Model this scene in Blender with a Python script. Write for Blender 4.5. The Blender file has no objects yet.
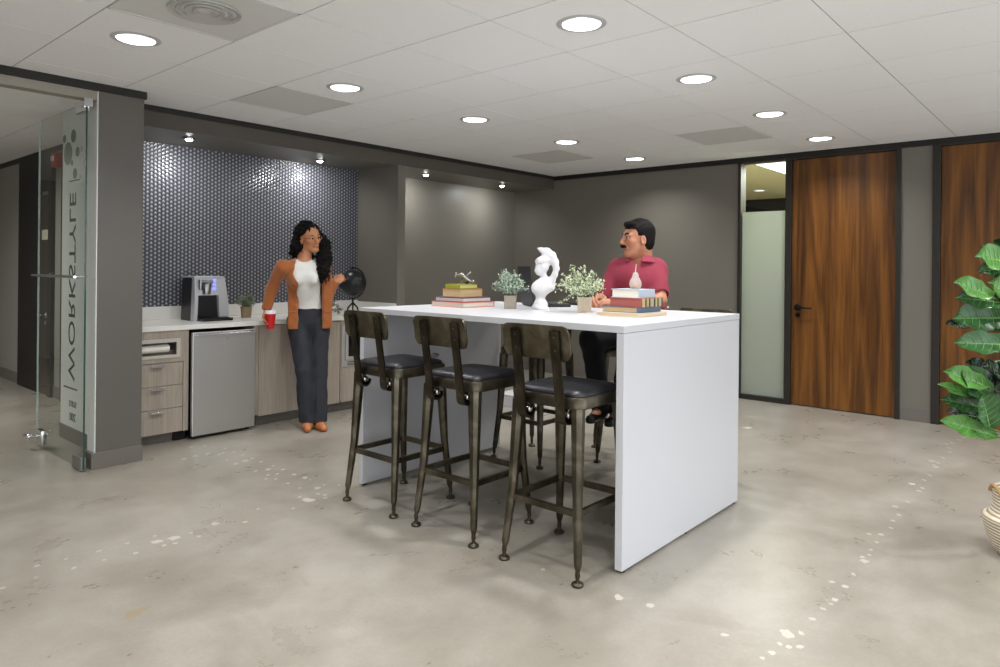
import bpy, bmesh, math, random
import numpy as np
from mathutils import Vector, Matrix, Euler, noise
random.seed(7)
C = bpy.context.scene.collection
PI = math.pi
R = math.radians

# ---------------------------------------------------------------- camera
HC = 1.3072                      # camera height
CEIL = 2.4605                    # ceiling height
F_PX, YAW, ROLL, CX, CY = 692.58, 0.7163, 0.0094, 500.0, 268.3
r_ = Vector((math.cos(YAW), math.sin(YAW), 0)); d_ = Vector((-math.sin(YAW), math.cos(YAW), 0)); u_ = Vector((0, 0, 1))
CR = r_ * math.cos(ROLL) + u_ * math.sin(ROLL); CU = u_ * math.cos(ROLL) - r_ * math.sin(ROLL); CD = d_
cam_data = bpy.data.cameras.new('camera')
cam_data.sensor_fit = 'HORIZONTAL'; cam_data.sensor_width = 36.0
cam_data.lens = F_PX / 1000 * 36.0
cam_data.shift_x = 0.0; cam_data.shift_y = -(333.5 - CY) / 1000.0
cam_data.clip_start = 0.05; cam_data.clip_end = 100
cam = bpy.data.objects.new('camera', cam_data); C.objects.link(cam)
m3 = Matrix((CR, CU, -CD)).transposed()
cam.matrix_world = Matrix.Translation((0, 0, HC)) @ m3.to_4x4()
bpy.context.scene.camera = cam

# ---------------------------------------------------------------- world, exposure
sc = bpy.context.scene
sc.view_settings.view_transform = 'Standard'; sc.view_settings.look = 'None'
sc.view_settings.exposure = -0.04; sc.view_settings.gamma = 1.0; sc.view_settings.use_curve_mapping = False
world = bpy.data.worlds.new('office_daylight'); sc.world = world; world.use_nodes = True
WORLD_STRENGTH = 2.7
bg = world.node_tree.nodes['Background']; bg.inputs[0].default_value = (0.88, 0.94, 1.0, 1); bg.inputs[1].default_value = WORLD_STRENGTH
DOWNLIGHT_W = 11.5; NICHE_W = 5.0; CORRIDOR_W = 42.0; BACKROOM_W = 120.0


def ray(px, py):
    a = (px - CX) / F_PX; b = -(py - CY) / F_PX
    return CD + CR * a + CU * b

def P(px, py, axis, val):
    """measured point: where the sight line of a photo pixel meets the plane axis=val"""
    d = ray(px, py); o = Vector((0, 0, HC))
    t = (val - o[axis]) / d[axis]
    return o + d * t

# ---------------------------------------------------------------- colour + materials
def lin(c):
    c = c / 255.0
    return c / 12.92 if c <= 0.04045 else ((c + 0.055) / 1.055) ** 2.4

def rgb(r, g, b):
    return (lin(r), lin(g), lin(b), 1.0)

def mat(name, col, rough=0.5, metal=0.0, spec=0.5, emit=None, estr=1.0, trans=0.0, ior=1.45, alpha=1.0, coat=0.0, bump=None, sss=0.0, sheen=0.0, tint=None):
    m = bpy.data.materials.new(name); m.use_nodes = True
    nt = m.node_tree; b = nt.nodes['Principled BSDF']
    b.inputs['Base Color'].default_value = col
    b.inputs['Roughness'].default_value = rough; b.inputs['Metallic'].default_value = metal
    b.inputs['Specular IOR Level'].default_value = spec; b.inputs['IOR'].default_value = ior
    b.inputs['Transmission Weight'].default_value = trans; b.inputs['Alpha'].default_value = alpha
    b.inputs['Coat Weight'].default_value = coat; b.inputs['Sheen Weight'].default_value = sheen
    if sss: b.inputs['Subsurface Weight'].default_value = sss; b.inputs['Subsurface Radius'].default_value = (0.02, 0.008, 0.004); b.inputs['Subsurface Scale'].default_value = 0.5
    if emit: b.inputs['Emission Color'].default_value = emit; b.inputs['Emission Strength'].default_value = estr
    # every surface gets a small procedural variation in colour and a fine bump
    tc = nt.nodes.new('ShaderNodeTexCoord'); ns = nt.nodes.new('ShaderNodeTexNoise')
    sc_, st, var = bump if bump else (40.0, 0.02, 0.04)
    ns.inputs['Scale'].default_value = sc_; ns.inputs['Detail'].default_value = 4
    nt.links.new(tc.outputs['Object'], ns.inputs['Vector'])
    mp = nt.nodes.new('ShaderNodeMapRange'); mp.inputs['To Min'].default_value = 1 - var; mp.inputs['To Max'].default_value = 1 + var
    nt.links.new(ns.outputs['Fac'], mp.inputs['Value'])
    mx = nt.nodes.new('ShaderNodeVectorMath'); mx.operation = 'SCALE'; mx.inputs[0].default_value = col[:3]
    nt.links.new(mp.outputs[0], mx.inputs['Scale']); nt.links.new(mx.outputs[0], b.inputs['Base Color'])
    if st:
        bp = nt.nodes.new('ShaderNodeBump'); bp.inputs['Strength'].default_value = st; bp.inputs['Distance'].default_value = 0.01
        nt.links.new(ns.outputs['Fac'], bp.inputs['Height']); nt.links.new(bp.outputs[0], b.inputs['Normal'])
    return m

def ramp(nt, fac, stops):
    r = nt.nodes.new('ShaderNodeValToRGB'); e = r.color_ramp.elements
    while len(e) < len(stops): e.new(0.5)
    for i, (p, c) in enumerate(stops): e[i].position = p; e[i].color = c
    nt.links.new(fac, r.inputs[0]); return r.outputs[0]

def wood_mat(name, dark, mid, light, scale, rough, grain_axis='Z', fig=1.0):
    m = bpy.data.materials.new(name); m.use_nodes = True; nt = m.node_tree; b = nt.nodes['Principled BSDF']
    tc = nt.nodes.new('ShaderNodeTexCoord'); mp = nt.nodes.new('ShaderNodeMapping')
    s = {'Z': (scale, scale, scale * 0.07), 'Y': (scale, scale * 0.07, scale)}[grain_axis]
    mp.inputs['Scale'].default_value = s
    nt.links.new(tc.outputs['Object'], mp.inputs[0])
    n1 = nt.nodes.new('ShaderNodeTexNoise'); n1.inputs['Scale'].default_value = 1.0; n1.inputs['Detail'].default_value = 3; n1.inputs['Distortion'].default_value = 0.7 * fig
    n2 = nt.nodes.new('ShaderNodeTexNoise'); n2.inputs['Scale'].default_value = 6.0; n2.inputs['Detail'].default_value = 6
    nt.links.new(mp.outputs[0], n1.inputs[0]); nt.links.new(mp.outputs[0], n2.inputs[0])
    # rings: fold the broad noise into bands like sawn veneer
    mu = nt.nodes.new('ShaderNodeMath'); mu.operation = 'MULTIPLY'; mu.inputs[1].default_value = 7.0 * fig; nt.links.new(n1.outputs['Fac'], mu.inputs[0])
    fr = nt.nodes.new('ShaderNodeMath'); fr.operation = 'PINGPONG'; fr.inputs[1].default_value = 1.0; nt.links.new(mu.outputs[0], fr.inputs[0])
    mix = nt.nodes.new('ShaderNodeMath'); mix.operation = 'MULTIPLY_ADD'; mix.inputs[1].default_value = 0.5
    nt.links.new(fr.outputs[0], mix.inputs[0])
    h = nt.nodes.new('ShaderNodeMath'); h.operation = 'MULTIPLY'; h.inputs[1].default_value = 0.5; nt.links.new(n2.outputs['Fac'], h.inputs[0]); nt.links.new(h.outputs[0], mix.inputs[2])
    c = ramp(nt, mix.outputs[0], [(0.2, dark), (0.5, mid), (0.8, light)])
    nt.links.new(c, b.inputs['Base Color']); b.inputs['Roughness'].default_value = rough
    return m

# ---------------------------------------------------------------- mesh helpers
class MB:
    """collects shapes, builds ONE mesh object"""
    def __init__(s): s.bm = bmesh.new(); s.smooth = False
    def box(s, x0, x1, y0, y1, z0, z1, bev=0.0, seg=2):
        vs = [s.bm.verts.new((x, y, z)) for x in (x0, x1) for y in (y0, y1) for z in (z0, z1)]
        fs = [(0, 1, 3, 2), (4, 6, 7, 5), (0, 4, 5, 1), (2, 3, 7, 6), (0, 2, 6, 4), (1, 5, 7, 3)]
        nf = [s.bm.faces.new([vs[i] for i in f]) for f in fs]
        if bev:
            ed = list({e for f in nf for e in f.edges})
            bmesh.ops.bevel(s.bm, geom=ed, offset=bev, segments=seg, affect='EDGES', profile=0.5)
        return s
    def rbox(s, c, size, rz=0.0, bev=0.0, rx=0.0, ry=0.0, seg=2):
        n0 = len(s.bm.verts); a = [k / 2 for k in size]
        s.bm.verts.ensure_lookup_table(); old = set(s.bm.verts)
        s.box(-a[0], a[0], -a[1], a[1], -a[2], a[2], bev, seg)
        M = Matrix.Translation(c) @ Euler((rx, ry, rz)).to_matrix().to_4x4()
        for v in s.bm.verts:
            if v not in old: v.co = M @ v.co
        return s
    def ring(s, pts): return [s.bm.verts.new(p) for p in pts]
    def loft(s, rings, cap=True, closed=True):
        rv = [s.ring(r) for r in rings]
        for a, b in zip(rv, rv[1:]):
            n = len(a)
            for i in range(n if closed else n - 1):
                s.bm.faces.new((a[i], a[(i + 1) % n], b[(i + 1) % n], b[i]))
        if cap:
            s.bm.faces.new(list(reversed(rv[0]))); s.bm.faces.new(rv[-1])
        return s
    def tube(s, pts, rad, n=10, cap=True, flat=1.0, up=None):
        pts = [Vector(p) for p in pts]; rad = rad if isinstance(rad, (list, tuple)) else [rad] * len(pts)
        rings = []; prev = None
        for i, p in enumerate(pts):
            t = (pts[min(i + 1, len(pts) - 1)] - pts[max(i - 1, 0)]).normalized()
            if prev is None:
                ref = Vector(up) if up is not None else (Vector((0, 0, 1)) if abs(t.z) < 0.9 else Vector((1, 0, 0)))
                x = (ref - t * ref.dot(t)).normalized()
            else:
                x = (prev - t * prev.dot(t)).normalized()
            prev = x; y = t.cross(x)
            rings.append([p + (x * math.cos(a) + y * math.sin(a) * flat) * rad[i] for a in [2 * PI * k / n for k in range(n)]])
        return s.loft(rings, cap)
    def lathe(s, prof, c=(0, 0, 0), n=32, axis='Z', cap=True):
        rings = []
        for (r, z) in prof:
            q = []
            for k in range(n):
                a = 2 * PI * k / n; x, y = r * math.cos(a), r * math.sin(a)
                v = (x, y, z) if axis == 'Z' else ((z, x, y) if axis == 'X' else (y, z, x))
                q.append((v[0] + c[0], v[1] + c[1], v[2] + c[2]))
            rings.append(q)
        return s.loft(rings, cap)
    def ball(s, c, r, sx=1, sy=1, sz=1, n=16, rot=None):
        M = Matrix.Translation(c) @ (rot.to_4x4() if rot else Matrix.Identity(4)) @ Matrix.Diagonal((r * sx, r * sy, r * sz, 1))
        bmesh.ops.create_uvsphere(s.bm, u_segments=n, v_segments=max(6, n * 2 // 3), radius=1, matrix=M); return s
    def prism(s, poly, z0, z1, axis=2):
        def pt(a, b, z): return (a, b, z) if axis == 2 else ((a, z, b) if axis == 1 else (z, a, b))
        return s.loft([[pt(a, b, z0) for a, b in poly], [pt(a, b, z1) for a, b in poly]])
    def build(s, name, m, parent=None, smooth=False, angle=40):
        bmesh.ops.recalc_face_normals(s.bm, faces=s.bm.faces)
        me = bpy.data.meshes.new(name); s.bm.to_mesh(me); s.bm.free()
        return link_mesh(name, me, m, parent, smooth, angle)

def link_mesh(name, me, m, parent=None, smooth=False, angle=40):
    o = bpy.data.objects.new(name, me); C.objects.link(o)
    if m: me.materials.append(m)
    if smooth:
        me.polygons.foreach_set('use_smooth', [True] * len(me.polygons))
        if angle < 180:
            try: me.set_sharp_from_angle(angle=R(angle))
            except Exception: pass
    if parent: o.parent = parent
    return o

def tag(o, label, cat, group=None, kind=None):
    o['label'] = label; o['category'] = cat
    if group: o['group'] = group
    if kind: o['kind'] = kind
    return o

def thing(name, label, cat, loc=(0, 0, 0), rz=0.0, group=None):
    o = bpy.data.objects.new(name, None); C.objects.link(o); o.empty_display_size = 0.1
    o.location = loc; o.rotation_euler = (0, 0, rz)
    return tag(o, label, cat, group)

def struct(o, label=None):
    o['kind'] = 'structure'
    if label: o['label'] = label
    return o

def copy_tree(o, parent=None, **kw):
    c = o.copy(); C.objects.link(c); c.parent = parent
    for ch in list(o.children): copy_tree(ch, c)
    for k, v in kw.items(): c[k] = v
    return c
# ---------------------------------------------------------------- materials of the room
class NT:
    """short-hand for building node trees"""
    def __init__(s, m): s.nt = m.node_tree
    def _in(s, sock, v):
        if isinstance(v, (int, float)): sock.default_value = v
        else: s.nt.links.new(v, sock)
    def m(s, op, a, b=0.0, c=None):
        n = s.nt.nodes.new('ShaderNodeMath'); n.operation = op; s._in(n.inputs[0], a); s._in(n.inputs[1], b)
        if c is not None: s._in(n.inputs[2], c)
        return n.outputs[0]
    def coord(s, kind='Object'):
        t = s.nt.nodes.new('ShaderNodeTexCoord'); return t.outputs[kind]
    def xyz(s, v):
        n = s.nt.nodes.new('ShaderNodeSeparateXYZ'); s.nt.links.new(v, n.inputs[0]); return n.outputs
    def noise(s, v, scale, detail=4, dist=0.0, rough=0.5):
        n = s.nt.nodes.new('ShaderNodeTexNoise'); n.inputs['Scale'].default_value = scale; n.inputs['Detail'].default_value = detail
        n.inputs['Distortion'].default_value = dist; n.inputs['Roughness'].default_value = rough
        s.nt.links.new(v, n.inputs['Vector']); return n.outputs['Fac']
    def mapping(s, v, scale=(1, 1, 1), loc=(0, 0, 0), rot=(0, 0, 0)):
        n = s.nt.nodes.new('ShaderNodeMapping'); n.inputs['Scale'].default_value = scale; n.inputs['Location'].default_value = loc; n.inputs['Rotation'].default_value = rot
        s.nt.links.new(v, n.inputs[0]); return n.outputs[0]
    def mix(s, f, a, b):
        n = s.nt.nodes.new('ShaderNodeMix'); n.data_type = 'RGBA'; s._in(n.inputs[0], f)
        for i, v in ((6, a), (7, b)):
            if isinstance(v, tuple): n.inputs[i].default_value = v
            else: s.nt.links.new(v, n.inputs[i])
        return n.outputs[2]
    def bump(s, h, strength, dist=0.01):
        n = s.nt.nodes.new('ShaderNodeBump'); n.inputs['Strength'].default_value = strength; n.inputs['Distance'].default_value = dist
        s.nt.links.new(h, n.inputs['Height']); return n.outputs[0]

def newmat(name):
    m = bpy.data.materials.new(name); m.use_nodes = True
    return m, NT(m), m.node_tree.nodes['Principled BSDF'], m.node_tree.links

def concrete():
    m, t, b, L = newmat('polished_concrete'); c = t.coord('Object')
    big = t.noise(c, 0.9, 5, 0.2, 0.6); mid = t.noise(t.mapping(c, (1.3, 1.0, 1), rot=(0, 0, 0.5)), 2.6, 8, 0.25, 0.68); fine = t.noise(c, 60, 3)
    v = t.m('ADD', t.m('MULTIPLY', big, 0.5), t.m('ADD', t.m('MULTIPLY', mid, 0.4), t.m('MULTIPLY', fine, 0.1)))
    col = ramp(m.node_tree, v, [(0.34, rgb(129, 122, 110)), (0.49, rgb(147, 141, 130)), (0.62, rgb(163, 158, 148))])
    stain = t.noise(t.mapping(c, (1, 1.6, 1), loc=(3, 7, 0)), 1.3, 4, 0.5)
    sm = ramp(m.node_tree, stain, [(0.63, (0, 0, 0, 1)), (0.72, (1, 1, 1, 1))])
    col = t.mix(t.m('MULTIPLY', sm, 0.25), col, rgb(112, 98, 80))
    gr = t.noise(t.mapping(c, loc=(11, 2, 0)), 3.1, 3, 0.3)
    gm = ramp(m.node_tree, gr, [(0.70, (0, 0, 0, 1)), (0.74, (1, 1, 1, 1))])
    col = t.mix(t.m('MULTIPLY', gm, 0.4), col, rgb(150, 120, 70))
    L.new(col, b.inputs['Base Color'])
    rg = t.m('ADD', 0.19, t.m('MULTIPLY', mid, 0.22)); L.new(rg, b.inputs['Roughness'])
    b.inputs['Specular IOR Level'].default_value = 0.5
    L.new(t.bump(mid, 0.05, 0.01), b.inputs['Normal'])
    return m

def ceiling_tile():
    m, t, b, L = newmat('ceiling_tile'); c = t.coord('Object')
    sp = t.noise(c, 260, 2); col = ramp(m.node_tree, sp, [(0.30, rgb(228, 227, 226)), (0.42, rgb(242, 242, 242))])
    L.new(col, b.inputs['Base Color']); b.inputs['Roughness'].default_value = 0.95; b.inputs['Specular IOR Level'].default_value = 0.1
    L.new(t.bump(sp, 0.25, 0.002), b.inputs['Normal']); return m

def mosaic():
    m, t, b, L = newmat('mosaic_tile'); x, y, z = t.xyz(t.coord('Object'))
    pu = 0.0315; pv = 0.033
    u = t.m('DIVIDE', y, pu); col = t.m('FLOOR', u); fu = t.m('SUBTRACT', t.m('FRACT', u), 0.5)
    odd = t.m('MULTIPLY', t.m('MODULO', t.m('ABSOLUTE', col), 2.0), 0.5)
    v = t.m('ADD', t.m('DIVIDE', z, pv), odd); fv = t.m('SUBTRACT', t.m('FRACT', v), 0.5)
    au = t.m('ABSOLUTE', fu)
    # each piece is a small leaf-like chevron: the centre line is bent by the distance from the column axis
    bent = t.m('ADD', fv, t.m('MULTIPLY', au, 0.55)); bent = t.m('SUBTRACT', bent, 0.12)
    d = t.m('SQRT', t.m('ADD', t.m('POWER', t.m('MULTIPLY', fu, 1.15), 2.0), t.m('POWER', t.m('MULTIPLY', bent, 1.15), 2.0)))
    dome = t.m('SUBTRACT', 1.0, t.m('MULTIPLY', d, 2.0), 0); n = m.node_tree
    face = ramp(n, d, [(0.10, rgb(168, 170, 177)), (0.30, rgb(116, 118, 126)), (0.46, rgb(76, 77, 84)), (0.54, rgb(54, 54, 58))])  # pale centre and dark rim paint the dome's glint into the colour
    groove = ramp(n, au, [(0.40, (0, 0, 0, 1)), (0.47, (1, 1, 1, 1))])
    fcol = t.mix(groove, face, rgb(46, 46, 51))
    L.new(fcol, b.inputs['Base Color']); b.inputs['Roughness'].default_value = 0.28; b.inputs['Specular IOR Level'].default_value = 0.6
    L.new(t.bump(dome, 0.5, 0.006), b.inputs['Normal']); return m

def wall_paint(name, c, rough=0.42):
    return mat(name, c, rough, spec=0.35, bump=(180.0, 0.03, 0.015))

def walnut(name, seed):
    m, t, b, L = newmat(name); c = t.coord('Object')
    v = t.mapping(c, (5.0, 5.0, 0.30), loc=(seed, 0, 0))
    n1 = t.noise(v, 1.0, 1, 0.25); n2 = t.noise(t.mapping(c, (70, 70, 2.5)), 1.0, 5); n3 = t.noise(t.mapping(c, (14, 14, 0.8), loc=(seed, 3, 0)), 1.0, 3, 0.4)
    f = t.m('PINGPONG', t.m('MULTIPLY', n1, 10.0), 1.0)
    s = t.m('ADD', t.m('MULTIPLY', f, 0.22), t.m('ADD', t.m('MULTIPLY', n2, 0.40), t.m('MULTIPLY', n3, 0.38)))
    col = ramp(m.node_tree, s, [(0.25, rgb(52, 29, 10)), (0.45, rgb(90, 55, 21)), (0.60, rgb(116, 73, 28)), (0.80, rgb(140, 92, 38))])
    L.new(col, b.inputs['Base Color']); b.inputs['Roughness'].default_value = 0.36; b.inputs['Specular IOR Level'].default_value = 0.4
    return m

def laminate():
    m, t, b, L = newmat('grey_oak_laminate'); c = t.coord('Object')
    n1 = t.noise(t.mapping(c, (9, 9, 0.5)), 1.0, 3, 0.5); n2 = t.noise(t.mapping(c, (110, 110, 3.5)), 1.0, 5)
    s = t.m('ADD', t.m('MULTIPLY', n1, 0.55), t.m('MULTIPLY', n2, 0.45))
    col = ramp(m.node_tree, s, [(0.30, rgb(132, 121, 109)), (0.50, rgb(156, 145, 132)), (0.70, rgb(176, 165, 152))])
    L.new(col, b.inputs['Base Color']); b.inputs['Roughness'].default_value = 0.5; return m

def brushed(name, c, rough, axis='Z', streak=0.08):
    m, t, b, L = newmat(name); co = t.coord('Object')
    s = {'Z': (300, 300, 3), 'Y': (300, 3, 300)}[axis]
    n = t.noise(t.mapping(co, s), 1.0, 3)
    k = t.m('ADD', 1 - streak / 2, t.m('MULTIPLY', n, streak)); sc = m.node_tree.nodes.new('ShaderNodeVectorMath'); sc.operation = 'SCALE'
    sc.inputs[0].default_value = c[:3]; L.new(k, sc.inputs['Scale']); L.new(sc.outputs[0], b.inputs['Base Color'])
    L.new(t.m('ADD', rough - 0.05, t.m('MULTIPLY', n, 0.1)), b.inputs['Roughness']); b.inputs['Metallic'].default_value = 1.0
    return m

M_FLOOR = concrete(); M_CEIL = ceiling_tile(); M_MOSAIC = mosaic(); M_LAM = laminate()
M_WALL = wall_paint('dark_taupe_paint', rgb(114, 110, 101)); M_COL = wall_paint('column_paint', rgb(98, 94, 89), 0.33)
M_LIGHTWALL = wall_paint('pale_grey_paint', rgb(222, 222, 220)); M_GREYWALL = wall_paint('mid_grey_paint', rgb(150, 148, 140))
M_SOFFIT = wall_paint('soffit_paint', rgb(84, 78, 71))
M_BLACKTRIM = mat('black_trim', rgb(28, 24, 22), 0.5); M_FRAME = mat('dark_bronze_frame', rgb(38, 34, 30), 0.45)
M_BASE = mat('rubber_base', rgb(108, 102, 96), 0.45); M_TBAR = mat('ceiling_grid', rgb(166, 164, 161), 0.6)
M_HEADER = mat('beige_header', rgb(150, 143, 130), 0.5)
M_WAL1 = walnut('walnut_veneer', 0.0); M_WAL2 = walnut('walnut_veneer_far', 4.3)
M_CHROME = mat('chrome', rgb(225, 225, 228), 0.12, 1.0, bump=(30, 0, 0.01)); M_BRONZE = mat('oil_rubbed_bronze', rgb(34, 29, 26), 0.3, 0.8)
M_SS = brushed('brushed_stainless', rgb(205, 205, 204), 0.42, 'Y'); M_SSD = mat('satin_steel', rgb(150, 150, 150), 0.3, 1.0)
M_DARKIN = mat('dark_recess', rgb(18, 17, 17), 0.8); M_QUARTZ = mat('white_quartz', rgb(222, 220, 214), 0.25, bump=(120, 0.0, 0.03))
M_WHITE = mat('white_laminate', rgb(199, 199, 203), 0.38, bump=(60, 0.01, 0.01)); M_BLACKPL = mat('black_plastic', rgb(22, 22, 24), 0.35)

def emission(name, c, s):
    m = bpy.data.materials.new(name); m.use_nodes = True; nt = m.node_tree; nt.nodes.clear()
    e = nt.nodes.new('ShaderNodeEmission'); e.inputs[0].default_value = c; e.inputs[1].default_value = s
    o = nt.nodes.new('ShaderNodeOutputMaterial'); nt.links.new(e.outputs[0], o.inputs[0]); return m
M_LAMP = emission('lamp_lens', (1, 0.99, 0.97, 1), 5.0); M_PANEL = emission('troffer_lens', (1, 0.98, 0.9, 1), 2.5)

def glass_mat(name, tint, rough=0.0):
    m = bpy.data.materials.new(name); m.use_nodes = True; nt = m.node_tree; nt.nodes.clear()
    fr = nt.nodes.new('ShaderNodeFresnel'); fr.inputs[0].default_value = 1.45
    tr = nt.nodes.new('ShaderNodeBsdfTransparent'); tr.inputs[0].default_value = tint
    gl = nt.nodes.new('ShaderNodeBsdfGlossy'); gl.inputs['Roughness'].default_value = rough
    mx = nt.nodes.new('ShaderNodeMixShader'); o = nt.nodes.new('ShaderNodeOutputMaterial')
    ge = nt.nodes.new('ShaderNodeNewGeometry'); inv = nt.nodes.new('ShaderNodeMath'); inv.operation = 'SUBTRACT'; inv.inputs[0].default_value = 1.0; nt.links.new(ge.outputs['Backfacing'], inv.inputs[1])
    mu = nt.nodes.new('ShaderNodeMath'); mu.operation = 'MULTIPLY'; nt.links.new(fr.outputs[0], mu.inputs[0]); nt.links.new(inv.outputs[0], mu.inputs[1])
    nt.links.new(mu.outputs[0], mx.inputs[0]); nt.links.new(tr.outputs[0], mx.inputs[1]); nt.links.new(gl.outputs[0], mx.inputs[2]); nt.links.new(mx.outputs[0], o.inputs[0])
    return m
M_GLASS = glass_mat('clear_glass', (0.90, 0.93, 0.91, 1)); M_GLASSEDGE = mat('green_glass_edge', rgb(40, 74, 66), 0.15)
M_LINEGLASS = mat('bright_glass_edge', rgb(200, 212, 210), 0.2)

def frosted():
    m = bpy.data.materials.new('frosted_film'); m.use_nodes = True; nt = m.node_tree; nt.nodes.clear()
    tr = nt.nodes.new('ShaderNodeBsdfTranslucent'); tr.inputs[0].default_value = (0.50, 0.52, 0.46, 1)
    df = nt.nodes.new('ShaderNodeBsdfDiffuse'); df.inputs[0].default_value = (0.45, 0.49, 0.46, 1)
    gl = nt.nodes.new('ShaderNodeBsdfGlossy'); gl.inputs['Roughness'].default_value = 0.12
    m1 = nt.nodes.new('ShaderNodeMixShader'); m1.inputs[0].default_value = 0.45; m2 = nt.nodes.new('ShaderNodeMixShader'); m2.inputs[0].default_value = 0.05
    o = nt.nodes.new('ShaderNodeOutputMaterial'); ns = nt.nodes.new('ShaderNodeTexNoise'); ns.inputs['Scale'].default_value = 300
    bp = nt.nodes.new('ShaderNodeBump'); bp.inputs['Strength'].default_value = 0.05; nt.links.new(ns.outputs['Fac'], bp.inputs['Height']); nt.links.new(bp.outputs[0], gl.inputs['Normal'])
    nt.links.new(tr.outputs[0], m1.inputs[1]); nt.links.new(df.outputs[0], m1.inputs[2])
    nt.links.new(m1.outputs[0], m2.inputs[1]); nt.links.new(gl.outputs[0], m2.inputs[2]); nt.links.new(m2.outputs[0], o.inputs[0]); return m
M_FROST = frosted()

# ---------------------------------------------------------------- room shell (X along the door wall, Y along the kitchen wall)
D = 6.98; NX = -5.193; BX = -5.83; KX = -4.84; CORY = 2.26
GX = lambda k: -0.943 - 0.6096 * k
GY = lambda j: 2.395 + 0.6096 * j
X_R, Y_B, X_L = 3.33, -4.31, -11.0

mb = MB(); mb.box(X_L, X_R, Y_B, 11.5, -0.12, 0.0)
floor = struct(mb.build('floor', M_FLOOR))

# ceiling: separate lay-in tiles with a reveal between them; cells with a downlight have a round hole
LIGHTS = [(GX(1.5), GY(0.5 + 2 * j)) for j in range(-4, 4)] + [(GX(4.5), GY(-1.5 + 2 * j)) for j in range(0, 5)] + [(GX(-1.5), GY(-0.5 + 2 * j)) for j in range(-4, 4)] + [(GX(-4.5), GY(-0.5 + 2 * j)) for j in range(-4, 4)]
VENTS = [(GX(3.5), GY(-1.5)), (GX(5.5), GY(0.5)), (GX(2.5), GY(5.5)), (GX(5.5), GY(5.5))]
HOLE = 0.098
# measured centre of the left-most fixture, which sits off the centre of its tile
_p = P(136, 39, 2, CEIL); LIGHTS = [((_p.x, _p.y) if (abs(x - GX(4.5)) < .01 and abs(y - GY(-1.5)) < .01) else (x, y)) for x, y in LIGHTS]
lightcells = {(round((-0.943 - x) / 0.6096 - 0.5), round((y - 2.395) / 0.6096 - 0.5)) for x, y in LIGHTS}
ventcells = {(round((-0.943 - x) / 0.6096 - 0.5), round((y - 2.395) / 0.6096 - 0.5)) for x, y in VENTS}
mb = MB(); bm = mb.bm; g = 0.0035
for k in range(-7, 17):
    for j in range(-11, 8):
        if (k, j) in ventcells: continue
        x0, x1, y0, y1 = GX(k + 1) + g, GX(k) - g, GY(j) + g, GY(j + 1) - g
        if k >= 7:          # corridor side, only in front of the corridor wall
            if y0 > CORY: continue
            y1 = min(y1, CORY)
        if x1 - x0 < 0.02 or y1 - y0 < 0.02: continue
        if y0 > D: continue
        y1 = min(y1, D)
        z = CEIL
        if (k, j) in lightcells:
            cx, cy = [(x, y) for x, y in LIGHTS if GX(k + 1) < x < GX(k) and GY(j) < y < GY(j + 1)][0]; n = 48; mx_, my_ = (x0 + x1) / 2, (y0 + y1) / 2
            hole = [bm.verts.new((cx + HOLE * math.cos(2 * PI * i / n), cy + HOLE * math.sin(2 * PI * i / n), z)) for i in range(n)]
            outer = []
            for i in range(n):
                a = 2 * PI * i / n; c_, s_ = math.cos(a), math.sin(a); q = 1 / max(abs(c_), abs(s_))
                outer.append(bm.verts.new((mx_ + (x1 - x0) / 2 * c_ * q, my_ + (y1 - y0) / 2 * s_ * q, z)))
            for i in range(n): bm.faces.new((hole[i], hole[(i + 1) % n], outer[(i + 1) % n], outer[i]))
            up = [bm.verts.new((v.co.x, v.co.y, z + 0.015)) for v in outer]
            for i in range(n): bm.faces.new((outer[i], outer[(i + 1) % n], up[(i + 1) % n], up[i]))
        else:
            mb.box(x0, x1, y0, y1, z, z + 0.015)
ceiling = struct(mb.build('ceiling', M_CEIL))
# the part of ceiling right of the niche front between grid k=6 and the wall is covered by the cell k=6 (x1..)
mb = MB()
for k in range(-7, 17):
    x = GX(k); mb.box(x - 0.012, x + 0.012, Y_B, D if k < 7 else CORY, CEIL + 0.003, CEIL + 0.014)
for j in range(-11, 8):
    y = GY(j); mb.box((X_L if y < CORY else -5.25), X_R, y - 0.012, y + 0.012, CEIL + 0.0025, CEIL + 0.0135)
struct(mb.build('ceiling', M_TBAR, ceiling)); 
mb = MB(); mb.box(X_L, X_R, Y_B, D + 0.1, CEIL + 0.25, CEIL + 0.3)  # unseen lid and sides above the tiles, added to block leaking world light
for x0, x1, y0, y1 in ((X_L, X_R, Y_B - 0.02, Y_B), (X_R, X_R + 0.02, Y_B, D)): mb.box(x0, x1, y0, y1, CEIL, CEIL + 0.3)
struct(mb.build('ceiling', M_GREYWALL, ceiling))

# left side: partition, column and kitchen niche
mb = MB()
mb.box(BX - 0.14, BX, 1.79, D + 0.14, 0, CEIL + 0.1)                 # back of both niches
mb.box(BX, NX, 4.439, 4.535, 0, 2.305)                               # pier between the niches
mb.box(BX, NX, 1.908, D, 2.305, CEIL + 0.02)                          # soffit
wall_left = struct(mb.build('wall_left', M_WALL))
mb = MB(); mb.box(BX, KX - 0.12, 1.79, 1.925, 0, CEIL + 0.02); mb.box(KX - 0.13, KX, 1.646, 1.925, 0, CEIL + 0.02, 0.004)
column = struct(mb.build('wall_column', M_COL))
mb = MB(); mb.box(BX - 0.14, KX - 0.131, 1.784, 1.79, 0, CEIL); mb.box(KX - 0.13, KX - 0.004, 1.640, 1.646, 0, CEIL)
struct(mb.build('wall_column', M_LIGHTWALL, column))
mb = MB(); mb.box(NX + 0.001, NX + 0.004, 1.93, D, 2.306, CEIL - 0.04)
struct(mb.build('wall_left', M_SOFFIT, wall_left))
mb = MB(); mb.box(BX + 0.0005, BX + 0.008, 1.93, 4.438, 0.93, 2.304)
struct(mb.build('wall_mosaic', M_MOSAIC))
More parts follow.
